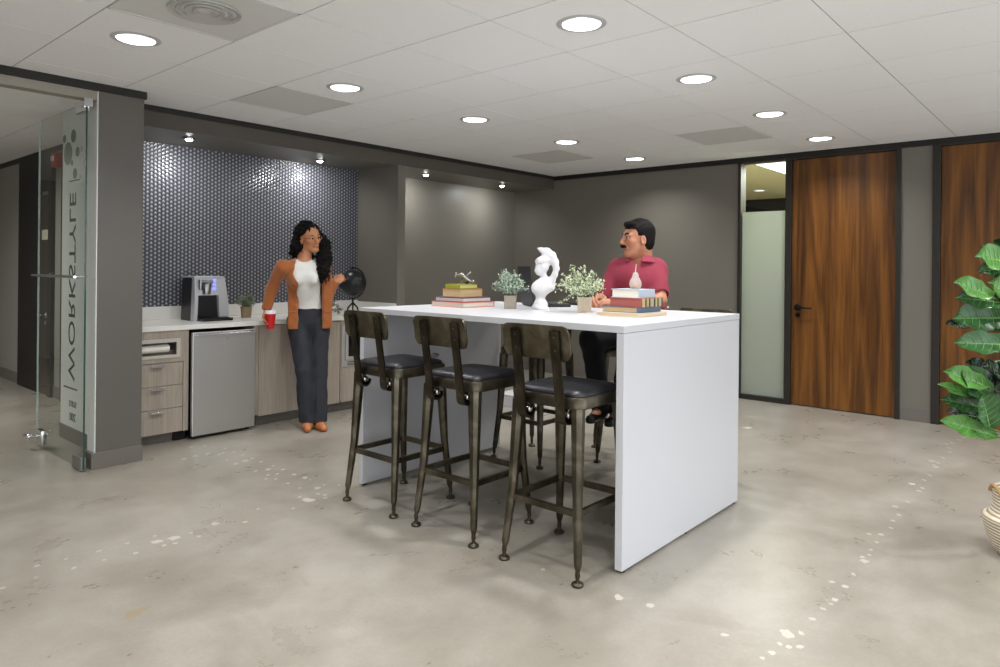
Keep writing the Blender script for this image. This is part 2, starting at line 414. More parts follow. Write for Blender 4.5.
# black trims at the ceiling
mb = MB(); mb.box(NX, NX + 0.014, 1.93, D, 2.420, CEIL); mb.box(KX - 0.14, KX + 0.016, Y_B, 1.935, 2.413, CEIL)
struct(mb.build('trim_1', M_BLACKTRIM))
mb = MB(); mb.box(NX, X_R, D - 0.016, D, 2.409, CEIL); struct(mb.build('trim_2', M_BLACKTRIM))
mb = MB(); mb.box(KX - 0.10, KX - 0.01, Y_B, 1.64, 2.356, 2.4128); struct(mb.build('trim_3', M_HEADER))
# baseboards
mb = MB(); mb.box(KX - 0.13, KX + 0.006, 1.62, 1.931, 0, 0.105, 0.002); mb.box(BX - 0.14, KX - 0.13, 1.777, 1.785, 0, 0.105)
struct(mb.build('baseboard_column', M_BASE))
mb = MB(); mb.box(BX, -2.831, D - 0.008, D, 0, 0.105); mb.box(BX, BX + 0.008, 4.536, D, 0, 0.105); mb.box(-1.354, -1.115, D - 0.008, D, 0, 0.116, 0.002); mb.box(0.0, X_R, D - 0.008, D, 0, 0.116)
struct(mb.build('baseboard_back', M_BASE))

# unseen wall behind the camera, added to darken the left side (the room opens to daylight on the right)
mb = MB(); mb.box(X_L, -0.3, Y_B - 0.12, Y_B, 0, CEIL + 0.3)
struct(mb.build('wall_front_light_block', M_GREYWALL))
# door wall
mb = MB(); mb.box(BX, -2.83, D, D + 0.12, 0, CEIL + 0.1); mb.box(-1.355, -1.114, D, D + 0.12, 0, CEIL + 0.1); mb.box(-0.06, X_R, D, D + 0.12, 0, CEIL + 0.1)
mb.box(-2.83, -0.06, D, D + 0.12, 2.413, CEIL + 0.1)
struct(mb.build('wall_back', M_WALL))
def frame_piece(mb, x0, x1, z0=0.0, z1=2.409): mb.box(x0, x1, D - 0.022, D + 0.11, z0, z1, 0.002)
mb = MB(); frame_piece(mb, -2.83, -2.80); frame_piece(mb, -2.356, -2.299); mb.box(-2.80, -2.356, D - 0.02, D + 0.1, 0, 0.048); mb.box(-2.80, -2.356, D - 0.02, D + 0.1, 2.402, 2.4128)
window_1 = struct(mb.build('window_1', M_FRAME))
mb = MB(); mb.box(-2.80, -2.356, D + 0.03, D + 0.04, 0.048, 2.402); struct(mb.build('pane', M_GLASS, window_1))
mb = MB(); mb.box(-2.80, -2.356, D + 0.026, D + 0.0295, 0.048, 1.905); struct(mb.build('frosted_film', M_FROST, window_1))

def lever(parent, x, y, z, sgn, m):
    b = MB(); b.lathe([(0.001, 0), (0.034, 0), (0.034, -0.008), (0.028, -0.014), (0.012, -0.016), (0.012, -0.05), (0.001, -0.052)], (0, 0, 0), 24, 'Y')
    b.tube([(0, -0.045, 0), (sgn * 0.03, -0.052, 0), (sgn * 0.12, -0.048, -0.003), (sgn * 0.135, -0.04, -0.003)], [0.011, 0.010, 0.008, 0.006], 10)
    b.lathe([(0.001, 0.0), (0.022, 0.0), (0.022, -0.012), (0.001, -0.014)], (0, 0, -0.075), 20, 'Y')
    o = b.build('door_handle', m, parent, True); o.location = (x, y, z); return struct(o)
def wood_door(name, x0, x1, m, y=D + 0.012):
    b = MB(); b.box(x0 + 0.002, x1 - 0.002, y, y + 0.045, 0.008, 2.392, 0.001); return struct(b.build(name, m))
def door_frame(x0, x1, x2, x3):
    b = MB(); 
    if x1 > x0: frame_piece(b, x0, x1)
    frame_piece(b, x2, x3); b.box(x1, x2, D - 0.02, D + 0.11, 2.394, 2.4128); b.box(x1, x2, D + 0.06, D + 0.11, 0, 2.394)
    return b
door_1 = wood_door('door_1', -2.299, -1.394, M_WAL1)
lever(door_1, -2.235, D + 0.012, 0.955, 1, M_BRONZE)
o = door_frame(-2.299, -2.299, -1.394, -1.355).build('door_frame', M_FRAME, door_1); struct(o)
door_2 = wood_door('door_2', -1.055, -0.10, M_WAL2)
lever(door_2, -0.17, D + 0.012, 0.955, -1, M_BRONZE)
o = door_frame(-1.114, -1.055, -0.10, -0.06).build('door_frame', M_FRAME, door_2); struct(o)

# room behind the side light
mb = MB(); mb.box(-7.0, -6.9, D + 0.12, 11.4, 0, 2.6); mb.box(-1.9, -1.8, D + 0.12, 11.4, 0, 2.6); mb.box(-7.0, -1.8, 11.3, 11.4, 0, 1.9)
struct(mb.build('wall_backroom', wall_paint('backroom_paint', rgb(205, 198, 168))))
mb = MB(); mb.box(-7.0, -1.8, 11.29, 11.31, 1.9, 2.6); mb.box(-3.6, -3.35, 11.2, 11.29, 1.9, 2.5)
struct(mb.build('wall_backroom', M_BLACKTRIM))
mb = MB(); mb.box(-7.0, -1.8, D + 0.12, 11.4, 2.47, 2.53)
struct(mb.build('ceiling_backroom', wall_paint('backroom_ceiling', rgb(240, 232, 196))))
pl = P(757, 162, 2, 2.465); 
t = thing('ceiling_light', 'bright rectangular ceiling light seen through the clear top of the sidelight', 'ceiling light', (-2.45, 8.05, 2.468))
b = MB(); b.box(-0.42, 0.42, -0.62, 0.62, -0.012, 0.0); b.build('frame', M_WHITE, t)
b = MB(); b.box(-0.39, 0.39, -0.59, 0.59, -0.015, -0.0125); b.build('diffuser', M_PANEL, t)
t = thing('ceiling_light', 'small round downlight in the room behind the frosted sidelight', 'ceiling light', (-3.75, 10.0, 2.468))
b = MB(); b.lathe([(0.075, 0), (0.10, 0), (0.10, -0.008), (0.075, -0.008)], cap=False); b.build('trim_ring', M_WHITE, t)
b = MB(); b.lathe([(0.001, -0.003), (0.076, -0.003), (0.076, -0.002), (0.001, -0.002)]); b.build('lens', M_PANEL, t)

# corridor wall behind the glass door
mb = MB(); mb.box(X_L, BX - 0.14, CORY, CORY + 0.1, 0, CEIL + 0.1); mb.box(X_L - 0.1, X_L, Y_B, CORY, 0, CEIL + 0.1)
struct(mb.build('wall_corridor', M_GREYWALL))
mb = MB(); mb.box(X_L, BX - 0.14, CORY - 0.008, CORY, 0, 0.115); struct(mb.build('baseboard_corridor', M_BASE))
mb = MB(); mb.box(X_L, BX - 0.14, CORY - 0.014, CORY, 2.41, CEIL); struct(mb.build('trim_4', M_BLACKTRIM))
M_DKWOOD = wood_mat('dark_walnut', rgb(38, 28, 20), rgb(52, 38, 27), rgb(66, 50, 36), 12, 0.4)
mb = MB(); mb.box(-8.86, -8.17, CORY - 0.03, CORY + 0.02, 0, 2.41, 0.003); door_3 = struct(mb.build('door_3', M_BLACKTRIM))
mb = MB(); mb.box(-8.17, -7.86, CORY - 0.02, CORY + 0.01, 0.005, 2.0); struct(mb.build('door_panel', M_DKWOOD, door_3))
mb = MB(); mb.box(-8.17, -7.86, CORY - 0.02, CORY + 0.01, 2.04, 2.41); mb.box(-7.86, -7.76, CORY - 0.035, CORY + 0.01, 0, 2.41); struct(mb.build('door_frame', M_FRAME, door_3))
o = lever(door_3, -7.93, CORY - 0.02, 0.80, -1, M_CHROME)
mb = MB(); mb.box(-7.50, -7.33, CORY - 0.03, CORY + 0.01, 0, 2.41); struct(mb.build('door_4', mat('brown_frame', rgb(58, 50, 40), 0.5)))

# ---------------------------------------------------------------- glass entrance door with its hardware (stands open)
GYY = 1.575; G0, G1 = -5.76, -4.83
t = thing('glass_door', 'frameless clear glass entrance door standing open beside the grey column', 'glass door', (G1, GYY, 0))
def gb(): return MB()
def put(b, name, m, sm=False, lab=None, ang=40):
    for v in b.bm.verts: v.co -= Vector((G1, GYY, 0))
    o = b.build(name, m, t, sm, ang)
    if lab: o['label'] = lab
    return o
put(MB().box(G0 + 0.002, G1 - 0.002, GYY - 0.005, GYY + 0.005, 0.012, 2.33), 'glass_pane', M_GLASS)
put(MB().box(G1 - 0.002, G1, GYY - 0.005, GYY + 0.005, 0.012, 2.33), 'glass_edge', M_GLASSEDGE, lab='dark green polished glass edge')
put(MB().box(G0, G0 + 0.002, GYY - 0.006, GYY + 0.006, 0.012, 2.33), 'glass_edge', M_LINEGLASS, lab='bright far glass edge')
b = MB(); z = 1.228
b.tube([(G0 + 0.04, GYY - 0.05, z), (G1 - 0.03, GYY - 0.05, z)], 0.009, 12)
for x in (G0 + 0.28, G1 - 0.12): b.tube([(x, GYY - 0.052, z), (x, GYY + 0.052, z)], 0.007, 10); b.lathe([(0.001, -0.006), (0.016, -0.006), (0.016, 0.0), (0.001, 0.0)], (x, GYY - 0.006, z), 16, 'Y')
put(b, 'push_bar', M_CHROME, True)
b = MB(); b.rbox((G0 + 0.10, GYY, 0.085), (0.11, 0.034, 0.10), 0, 0.006); b.tube([(G0 + 0.08, GYY - 0.02, 0.09), (G0 + 0.08, GYY - 0.06, 0.09)], 0.012, 12)
b.ball((G0 + 0.07, GYY - 0.07, 0.092), 0.022); b.tube([(G0 + 0.07, GYY - 0.07, 0.092), (G0 - 0.01, GYY - 0.075, 0.088)], 0.011, 12)
put(b, 'floor_lock', M_CHROME, True)
b = MB(); b.box(G1 - 0.16, G1 - 0.004, GYY - 0.016, GYY + 0.016, 0.004, 0.085, 0.003); put(b, 'pivot_fitting', M_SSD, lab='lower pivot shoe')
b = MB(); b.box(G1 - 0.16, G1 - 0.004, GYY - 0.016, GYY + 0.016, 2.27, 2.345, 0.003); b.box(G1 - 0.05, G1 + 0.012, GYY - 0.02, GYY + 0.03, 2.30, 2.355, 0.002); put(b, 'pivot_fitting', M_CHROME, lab='upper pivot clamp')
# vinyl lettering and dots (read from behind, so mirrored for this side)
M_VINYL = mat('grey_green_vinyl', rgb(66, 76, 70), 0.5); M_VINYL2 = mat('green_vinyl', rgb(96, 118, 106), 0.5); M_VINYL3 = mat('pale_vinyl', rgb(170, 172, 170), 0.5)
def text_mesh(s, size, ext, name, m, parent, mw, space=1.0, res=4, width=None):
    cu = bpy.data.curves.new(name, 'FONT'); cu.body = s; cu.size = size; cu.extrude = ext; cu.space_character = space; cu.align_x = 'CENTER'; cu.align_y = 'CENTER'; cu.resolution_u = res
    to = bpy.data.objects.new(name + '_tmp', cu); C.objects.link(to); bpy.context.view_layer.update()
    me = bpy.data.meshes.new_from_object(to.evaluated_get(bpy.context.evaluated_depsgraph_get())); bpy.data.objects.remove(to)
    xs = [v.co.x for v in me.vertices]; w = max(xs) - min(xs)
    if width: me.transform(Matrix.Diagonal((width / w, 1, 1, 1)))
    me.transform(mw); me.name = name; me.materials.clear()
    return link_mesh(name, me, m, parent)
ty = GYY - 0.0065
# letter up -> +X, reading direction -> +Z
Mx = Matrix(((0, 1, 0, 0), (0, 0, 1, 0), (1, 0, 0, 0), (0, 0, 0, 1)))
text_mesh('WORKSTYLE', 0.165, 0.001, 'lettering', M_VINYL, t, Matrix.Translation((-5.055 - G1, ty - GYY, 1.165)) @ Mx, 1.0, width=1.22)
Mm = Matrix(((-1, 0, 0, 0), (0, 0, 1, 0), (0, 1, 0, 0), (0, 0, 0, 1)))
text_mesh('SUITE', 0.055, 0.001, 'lettering', M_VINYL, t, Matrix.Translation((-5.02 - G1, ty - GYY, 0.40)) @ Mm)
text_mesh('200', 0.075, 0.001, 'lettering', M_VINYL, t, Matrix.Translation((-5.02 - G1, ty - GYY, 0.315)) @ Mm)
b = MB(); b.box(-5.19, -4.94, ty - 0.001, ty + 0.001, 0.497, 0.507); b.box(-5.12, -4.93, ty - 0.001, ty + 0.001, 1.845, 1.853); put(b, 'rule_line', M_VINYL)
for px, py, r, m in ((73.5, 136, 0.043, M_VINYL2), (68, 153.7, 0.075, M_VINYL2), (77.5, 151.7, 0.032, M_VINYL2), (75, 173.5, 0.035, M_VINYL2), (64.5, 139, 0.026, M_VINYL2), (72, 163, 0.018, M_VINYL2), (81.5, 148.7, 0.018, M_VINYL3), (80.5, 176, 0.016, M_VINYL3), (84.2, 163.5, 0.03, M_VINYL3)):
    p = P(px, py, 1, ty); put(MB().lathe([(0.0005, -0.001), (r, -0.001), (r, 0.001), (0.0005, 0.001)], (p.x, ty, p.z), 28, 'Y'), 'vinyl_dot', m)

# pale grinding marks in the concrete
pts = []
spots_left = [(3, 588, 7, 3), (37, 566, 6, 3), (35.5, 577.5, 4, 2), (66, 559, 4, 2), (74, 568, 5, 2.4), (99, 551, 5, 2), (104, 560, 5, 2), (127, 543.3, 5, 2), (136, 553, 6, 2.6), (156, 542, 13, 4.5), (155, 536, 5, 2), (174, 538, 13, 5), (164, 545.5, 6, 2), (175, 543.5, 6, 2), (191, 533, 4, 1.8), (199, 536.5, 4, 2.2), (215, 524, 9, 3), (245, 522, 6, 2.2), (258, 509, 4, 2), (293, 508.5, 4, 1.8),
    (184, 459, 6, 2), (195, 456, 5, 1.8), (207, 454, 5, 2), (191, 447, 3.5, 1.6), (205, 446, 4, 1.6), (225, 448.5, 4, 1.6), (219, 454.5, 4, 2), (223, 453, 4, 2), (234, 452, 4.5, 1.8), (236, 463.8, 6, 2.2), (245, 461, 8, 2.6), (252, 458.5, 4, 1.6), (227, 460, 4, 1.8), (243, 455, 4, 1.6), (256, 471, 4, 1.6), (261, 462, 4, 1.8), (268, 469.5, 6, 2.2), (268, 475, 4, 1.8), (277, 474, 4, 1.8), (276, 479, 3.5, 1.6), (283, 469.5, 4, 1.6), (273, 466, 3, 1.6), (294, 474.5, 4.5, 1.8), (288, 483.3, 4.5, 1.6), (305, 478, 5, 2.2), (310, 480, 3, 1.4), (318, 488, 8, 2.4), (300, 488, 4, 1.8), (318, 494, 5, 1.8), (308, 500, 14, 4.2), (300, 497, 4, 1.8), (325, 498, 4.5, 2), (325, 495, 5, 1.8), (324, 485, 3.5, 1.4), (339, 485, 3, 1.6), (266, 479, 3.5, 1.5)]
spots_right = [(748, 428, 12, 1.8), (970, 431, 3, 1.3), (966, 434, 3.5, 1.3), (964, 437.5, 3.5, 1.3), (959, 440, 3.5, 1.3), (952, 443, 3.5, 1.4), (946, 444, 4, 1.4), (949, 448, 4, 1.6), (950, 452, 3.5, 1.5), (943, 458, 4, 1.6), (932, 461, 6, 1.8), (936, 467, 7, 2), (934, 465, 4, 1.6), (938, 463, 4, 1.6), (930, 475.5, 4, 1.7), (924, 480, 3.5, 1.7), (912, 484, 6, 2.4), (922, 488, 4, 1.7), (919, 491, 5, 1.8), (908, 502, 5, 1.9), (895, 506.5, 6, 2.6), (899, 515, 4.5, 2), (893, 520.7, 5, 2), (891, 528, 4, 1.9), (869, 534, 4.5, 2), (881, 534.5, 6, 2.2), (877, 542.5, 4, 2.2), (871, 550, 4.5, 2), (869, 555, 4, 2), (864, 561, 10, 4), (862, 557, 6, 2.6), (853, 574, 5, 3.2), (832, 582, 7, 2.6), (845, 586.5, 7, 3), (835, 600, 8, 4), (831, 604, 5, 2.2), (823, 609, 6, 2.6), (812, 619, 8, 4.5), (787, 634, 15, 9), (801, 633, 6, 5), (780, 644, 6, 4), (800, 647, 9, 4), (789, 647, 7, 4), (772, 653, 8, 5), (762, 658, 6, 3.5), (619, 598, 10, 7), (650, 605.5, 10, 4.5), (725, 635, 9, 3.5), (543, 569.5, 6, 2.4)]
b = MB()
for (px, py, w, h) in spots_left + spots_right:
    c = P(px, py, 2, 0.0); ww = (P(px + w / 2, py, 2, 0.0) - c).length; hh = (P(px, py + h / 2, 2, 0.0) - c).length
    ax = (P(px + 1, py, 2, 0.0) - c).normalized(); ay = Vector((-ax.y, ax.x, 0)); n = 13
    ring = []
    for i in range(n):
        a = 2 * PI * i / n; q = 0.62 + 0.5 * random.random()
        ring.append(b.bm.verts.new(c + ax * math.cos(a) * ww * q + ay * math.sin(a) * hh * q + Vector((0, 0, 0.0006))))
    b.bm.faces.new(ring)
o = struct(b.build('floor_patches', mat('pale_filler', rgb(188, 182, 171), 0.35), floor))

# ---------------------------------------------------------------- ceiling fixtures
M_RING = mat('white_trim_ring', rgb(190, 190, 190), 0.4); M_REFL = mat('reflector', rgb(240, 240, 240), 0.5, bump=(20, 0, 0.01))
def area(name, loc, w, size, spread=150, col=(1, 0.98, 0.95), rot=None, parent=None, shape='DISK', size_y=None):
    l = bpy.data.lights.new(name, 'AREA'); l.energy = w; l.shape = shape; l.size = size; l.spread = R(spread); l.color = col
    if size_y: l.size_y = size_y
    o = bpy.data.objects.new(name, l); C.objects.link(o); o.location = loc
    if rot: o.rotation_euler = rot
    if parent: o.parent = parent
    return o
WHERE = ['nearest the camera', 'second', 'third', 'fourth', 'fifth']
def downlight_proto():
    t = thing('ceiling_downlight', 'x', 'downlight')
    b = MB(); b.lathe([(0.088, 0.002), (0.090, -0.004), (0.104, -0.006), (0.118, -0.001), (0.118, 0.0), (0.10, 0.001)], n=40, cap=False); b.build('trim_ring', M_RING, t, True)
    b = MB(); b.lathe([(0.089, 0.001), (0.080, 0.035), (0.070, 0.05)], n=40, cap=False); b.build('reflector', M_REFL, t, True)
    b = MB(); b.lathe([(0.0005, 0.050), (0.0705, 0.050), (0.0705, 0.052), (0.0005, 0.052)], n=40); b.build('lens', M_LAMP, t)
    return t
dl = downlight_proto(); first = True
vis = {(_p.x, _p.y): 'round downlight at top left of the photo, above the grey column', (GX(1.5), GY(0.5)): 'large round downlight above the front of the white table, nearest of its row', (GX(1.5), GY(2.5)): 'round downlight second in the row running over the white table towards the sidelight',
       (GX(1.5), GY(4.5)): 'round downlight third in the row towards the walnut door, just right of a grey vent', (GX(1.5), GY(6.5)): 'smallest round downlight of the right row, in front of the walnut door',
       (GX(4.5), GY(0.5)): 'round downlight just right of the left grey ceiling vent', (GX(4.5), GY(2.5)): 'round downlight in the middle of the left row, above the dark niche',
       (GX(4.5), GY(4.5)): 'round downlight beside the far grey ceiling vent', (GX(4.5), GY(6.5)): 'farthest small round downlight near the back wall corner'}
for (x, y) in LIGHTS:
    v = [l for (a, c), l in vis.items() if abs(a - x) < 0.01 and abs(c - y) < 0.01]
    area('downlight_lamp', (x, y, CEIL + 0.035), DOWNLIGHT_W, 0.13, 134, (1, 1, 1))
    if v:
        o = dl if first else copy_tree(dl); first = False
        o.location = (x, y, CEIL); o['label'] = v[0]; o['group'] = 'round ceiling downlights'
    else:
        hs = copy_tree(dl); hs.location = (x, y, CEIL); hs['label'] = 'round downlight in the ceiling outside the photo'; hs['group'] = 'downlights out of view'

M_VENT = mat('grey_perforated_metal', rgb(212, 211, 208), 0.9, bump=(400, 0.1, 0.05)); M_VENT2 = mat('dark_grille', rgb(178, 176, 172), 0.6)
VL = ['large grey perforated ceiling vent at the top edge, nearest the camera', 'grey square ceiling vent above the mosaic kitchen wall', 'grey ceiling vent in front of the frosted sidelight', 'far grey ceiling vent near the back wall corner']
for i, (x, y) in enumerate(VENTS):
    t = thing('ceiling_vent', VL[i], 'ceiling vent', (x, y, CEIL), group='grey ceiling vents')
    a = 0.302
    b = MB(); b.box(-a, a, -a, a, -0.001, 0.012); b.box(-a, a, -a, -a + 0.012, -0.003, -0.001); b.box(-a, a, a - 0.012, a, -0.003, -0.001); b.box(-a, -a + 0.012, -a, a, -0.003, -0.001); b.box(a - 0.012, a, -a, a, -0.003, -0.001)
    b.build('panel', M_VENT, t)
    if i == 0:
        b = MB()
        for k in range(4): r = 0.03 + 0.035 * k; b.lathe([(r, -0.004), (r + 0.02, -0.010), (r + 0.022, -0.004)], n=32, cap=False)
        b.build('diffuser', M_VENT2, t, True)

# niche lights in the soffit
t0 = None
NL = [('bright puck light in the soffit at the left end of the mosaic wall', P(189, 138, 2, 2.305)), ('bright puck light in the soffit above the standing woman', P(320, 160, 2, 2.305)),
      ('left puck light in the soffit of the dark niche right of the pier', P(426, 174, 2, 2.305)), ('right puck light in the soffit of the dark niche', P(502, 185, 2, 2.305))]
for lab, p in NL:
    t = thing('puck_light', lab, 'spotlight', (p.x, p.y, 2.305), group='soffit spotlights')
    b = MB(); b.lathe([(0.030, 0.0), (0.050, 0.0), (0.048, -0.010), (0.034, -0.014), (0.030, -0.004)], n=28, cap=False); b.build('trim_ring', M_SSD, t, True)
    b = MB(); b.lathe([(0.0005, -0.026), (0.018, -0.022), (0.028, -0.010), (0.030, -0.001), (0.0005, -0.001)], n=24); b.build('bulb', emission('spot_bulb', (1, 1, 1, 1), 40.0), t, True)
    area('puck_lamp', (p.x - 0.02, p.y, 2.272), NICHE_W, 0.05, 165, (1, 1, 1), rot=(0, R(22), 0))
area('corridor_fill', (-7.2, 0.8, CEIL - 0.01), CORRIDOR_W, 0.6, 160, shape='SQUARE')  # added fill light for the closed corridor, no fixture is modelled
area('corridor_fill', (-7.2, -2.0, CEIL - 0.01), CORRIDOR_W, 0.6, 160, shape='SQUARE')
area('backroom_lamp', (-2.45, 8.05, 2.44), BACKROOM_W, 0.8, 170, (1, 0.98, 0.88), shape='RECTANGLE', size_y=1.2)
# ---------------------------------------------------------------- white bar table
TX0, TX1, TY0, TY1, TZ = -3.359, -1.543, 2.585, 3.832, 1.064
t = thing('bar_table', 'long white laminate bar-height table with solid slab ends in the middle of the room', 'table', (TX0, TY0, 0))
def lb(): return MB()
def fin(b, name, m, par, org, sm=False, ang=40, lab=None):
    for v in b.bm.verts: v.co -= Vector(org)
    o = b.build(name, m, par, sm, ang)
    if lab: o['label'] = lab
    return o
org = (TX0, TY0, 0)
fin(MB().box(TX0, TX1, TY0, TY1, TZ - 0.031, TZ, 0.0015), 'tabletop', M_WHITE, t, org)
fin(MB().box(TX1 - 0.037, TX1 - 0.001, TY0 + 0.001, TY1 - 0.001, 0.012, TZ - 0.0325, 0.001), 'end_panel', M_WHITE, t, org)
fin(MB().box(TX0 + 0.001, TX0 + 0.037, TY0 + 0.001, TY1 - 0.001, 0.012, TZ - 0.0325, 0.001), 'end_panel', M_WHITE, t, org)
b = MB()
for x in (TX0 + 0.019, TX1 - 0.019):
    for y in (TY0 + 0.03, (TY0 + TY1) / 2, TY1 - 0.03): fin(MB().lathe([(0.014, 0), (0.014, 0.013), (0.001, 0.013)], (x, y, 0), 12), 'levelling_foot', M_BLACKPL, t, org)
b = MB(); b.box(TX0 + 0.15, TX1 - 0.15, 3.18, 3.24, TZ - 0.075, TZ - 0.0315, 0.003); fin(b, 'stiffener', M_SSD, t, org)
b = MB(); b.lathe([(0.001, 0), (0.03, 0), (0.03, 0.006), (0.022, 0.009), (0.001, 0.009)], (0, 0, 0), 20, 'X')
for v in b.bm.verts: v.co = Vector((v.co.x + TX0 + 0.037, v.co.y * 1.2 + 3.17, v.co.z * 0.5 + 0.73))
fin(b, 'cable_grommet', M_SSD, t, org, True)

# ---------------------------------------------------------------- bar stools
def gunmetal(c1=(66, 60, 49), c2=(88, 82, 69), c3=(112, 106, 92)):
    m, t, b, L = newmat('aged_gunmetal'); c = t.coord('Object')
    n = t.noise(c, 9, 5, 0.6); col = ramp(m.node_tree, n, [(0.35, rgb(*c1)), (0.55, rgb(*c2)), (0.7, rgb(*c3))])
    L.new(col, b.inputs['Base Color']); b.inputs['Metallic'].default_value = 0.9
    L.new(t.m('ADD', 0.24, t.m('MULTIPLY', t.noise(c, 22, 4), 0.25)), b.inputs['Roughness']); return m
M_GUN = gunmetal(); M_GUN2 = gunmetal((78, 72, 58), (104, 97, 80), (130, 122, 104)); M_GUN3 = gunmetal((46, 41, 33), (66, 60, 50), (92, 85, 72)); M_LEATHER = mat('black_leather', rgb(30, 30, 35), 0.36, spec=0.6, bump=(220, 0.12, 0.05)); M_BOLT = mat('polished_bolt', rgb(190, 188, 184), 0.2, 1.0)
def rrect(hx, hy, r, z, n=5):
    pts = []
    for cx, cy, a0 in ((hx - r, hy - r, 0), (-hx + r, hy - r, 90), (-hx + r, -hy + r, 180), (hx - r, -hy + r, 270)):
        for i in range(n + 1):
            a = R(a0 + 90 * i / n); pts.append((cx + r * math.cos(a), cy + r * math.sin(a), z))
    return pts
def make_stool():
    t = thing('bar_stool', 'x', 'bar stool')
    h = 0.192
    b = MB(); b.loft([rrect(h - 0.004, h - 0.004, 0.045, 0.738), rrect(h, h, 0.05, 0.742), rrect(h, h, 0.05, 0.782), rrect(h - 0.004, h - 0.004, 0.048, 0.788), rrect(h - 0.03, h - 0.03, 0.03, 0.786)])
    [setattr(v.co, 'z', v.co.z - 0.022) for v in b.bm.verts]; b.build('seat_frame', M_GUN, t, True)
    b = MB(); rr = []
    for k, (s, z) in enumerate(((0.014, 0.785), (0.012, 0.795), (0.018, 0.806), (0.04, 0.815), (0.09, 0.821), (0.15, 0.823))): rr.append(rrect(h - s, h - s, max(0.012, 0.045 - s * 0.2), z))
    b.loft(rr); [setattr(v.co, 'z', v.co.z - 0.022) for v in b.bm.verts]; b.build('seat', M_LEATHER, t, True, 60)
    for sx in (-1, 1):
        for sy in (-1, 1):
            b = MB(); top = Vector((sx * 0.160, sy * 0.160, 0.722)); bend = Vector((sx * 0.176, sy * 0.180, 0.33)); low = Vector((sx * 0.196, sy * 0.205, 0.085)); ft = Vector((sx * 0.199, sy * 0.209, 0.018))
            rings = []
            for p, w in ((top, 0.030), (top.lerp(bend, 0.5), 0.026), (bend, 0.021), (low, 0.0165), (low.lerp(ft, 0.35), 0.010)):
                q = []
                for i in range(8):
                    a = 2 * PI * (i + 0.5) / 8; q.append((p.x + w * 1.05 * math.cos(a), p.y + w * 1.05 * math.sin(a), p.z))
                rings.append(q)
            b.loft(rings); lg = b.build('leg', M_GUN, t, True, 35)
            b = MB(); b.lathe([(0.001, 0.0), (0.024, 0.001), (0.026, 0.008), (0.022, 0.015), (0.010, 0.020), (0.008, 0.030), (0.011, 0.040), (0.010, 0.062)], (ft.x, ft.y, 0), 20)
            b.build('foot', M_GUN, lg, True)
    zs = 0.285
    for nm, a, c in (('back', (-0.18, -0.184), (0.18, -0.184)), ('front', (-0.18, 0.184), (0.18, 0.184)), ('l', (-0.18, -0.184), (-0.18, 0.184)), ('r', (0.18, -0.184), (0.18, 0.184))):
        b = MB(); x0, x1 = min(a[0], c[0]), max(a[0], c[0]); y0, y1 = min(a[1], c[1]), max(a[1], c[1])
        if x0 == x1: b.box(x0 - 0.009, x0 + 0.009, y0, y1, zs - 0.014, zs + 0.014, 0.002)
        else: b.box(x0, x1, y0 - 0.009, y0 + 0.009, zs - 0.014, zs + 0.014, 0.002)
        b.build('footrest_bar', M_GUN, t)
    # straps: rise behind the seat, hook forward below it
    for sx in (-1, 1):
        path = [(-0.262, 1.048), (-0.252, 0.98), (-0.238, 0.90), (-0.222, 0.80), (-0.212, 0.725), (-0.208, 0.683)]
        cy, cz, rr_ = -0.176, 0.683, 0.032
        for k in range(1, 9): a = PI + PI * k / 8 * 1.05; path.append((cy + rr_ * math.cos(a), cz + rr_ * math.sin(a)))
        b = MB(); rings = []
        for i, (y, z) in enumerate(path):
            a = Vector(path[max(i - 1, 0)]); c = Vector(path[min(i + 1, len(path) - 1)]); tt = (c - a).normalized(); nn = Vector((-tt.y, tt.x)) * 0.0045
            w = 0.0235; x = sx * 0.105
            rings.append([(x - w, y + nn.x, z + nn.y), (x + w, y + nn.x, z + nn.y), (x + w, y - nn.x, z - nn.y), (x - w, y - nn.x, z - nn.y)])
        b.loft(rings); b.build('back_strap', M_GUN3, t, True, 50)
        b = MB(); b.tube([(sx * 0.105 - 0.021, cy, 0.688), (sx * 0.105 + 0.021, cy, 0.688)], 0.015, 14); b.ball((sx * 0.105 + 0.021, cy, 0.688), 0.016, 0.6, 1, 1, 14)
        b.box(sx * 0.105 - 0.012, sx * 0.105 + 0.012, cy - 0.008, cy + 0.008, 0.688, 0.72); b.build('bolt', M_BOLT, t, True)
        for z in (0.965, 1.022):
            b = MB(); b.ball((sx * 0.105, -0.259 + (1.0 - z) * 0.15, z), 0.005, 1, 0.5, 1, 8); b.build('rivet', M_GUN, t, True)
    # curved rounded back plate
    b = MB(); hx, z0, z1, r = 0.178, 0.925, 1.070, 0.032; N = 17
    prof = []
    for cx, cz, a0 in ((hx - r, z1 - r, 0), (-hx + r, z1 - r, 90), (-hx + r, z0 + r, 180), (hx - r, z0 + r, 270)):
        for i in range(6): a = R(a0 + 90 * i / 5); prof.append((cx + r * math.cos(a), cz + r * math.sin(a)))
    def yb(x, z): return -0.224 - (z - 0.925) * 0.16 - (abs(x) / hx) ** 2.2 * 0.012
    # grid surface clipped to the rounded outline, given thickness
    cols = 25; grid = []
    for i in range(cols):
        x = -hx + 2 * hx * i / (cols - 1); dx = max(0.0, abs(x) - (hx - r)); cut = r - math.sqrt(max(0.0, r * r - dx * dx))
        lo, hi = z0 + cut, z1 - cut
        ring = []
        th = 0.005
        zz = [lo + (hi - lo) * k / 6 for k in range(7)]
        lip = [0.004, 0.001, 0, 0, 0, 0.001, 0.004]
        for k, z in enumerate(zz): ring.append((x, yb(x, z) - th - lip[k] * 0.8, z))
        for k, z in reversed(list(enumerate(zz))): ring.append((x, yb(x, z) + th, z))
        grid.append(ring)
    b.loft(grid); b.build('backrest', M_GUN2, t, True, 50)
    return t
stool = make_stool()
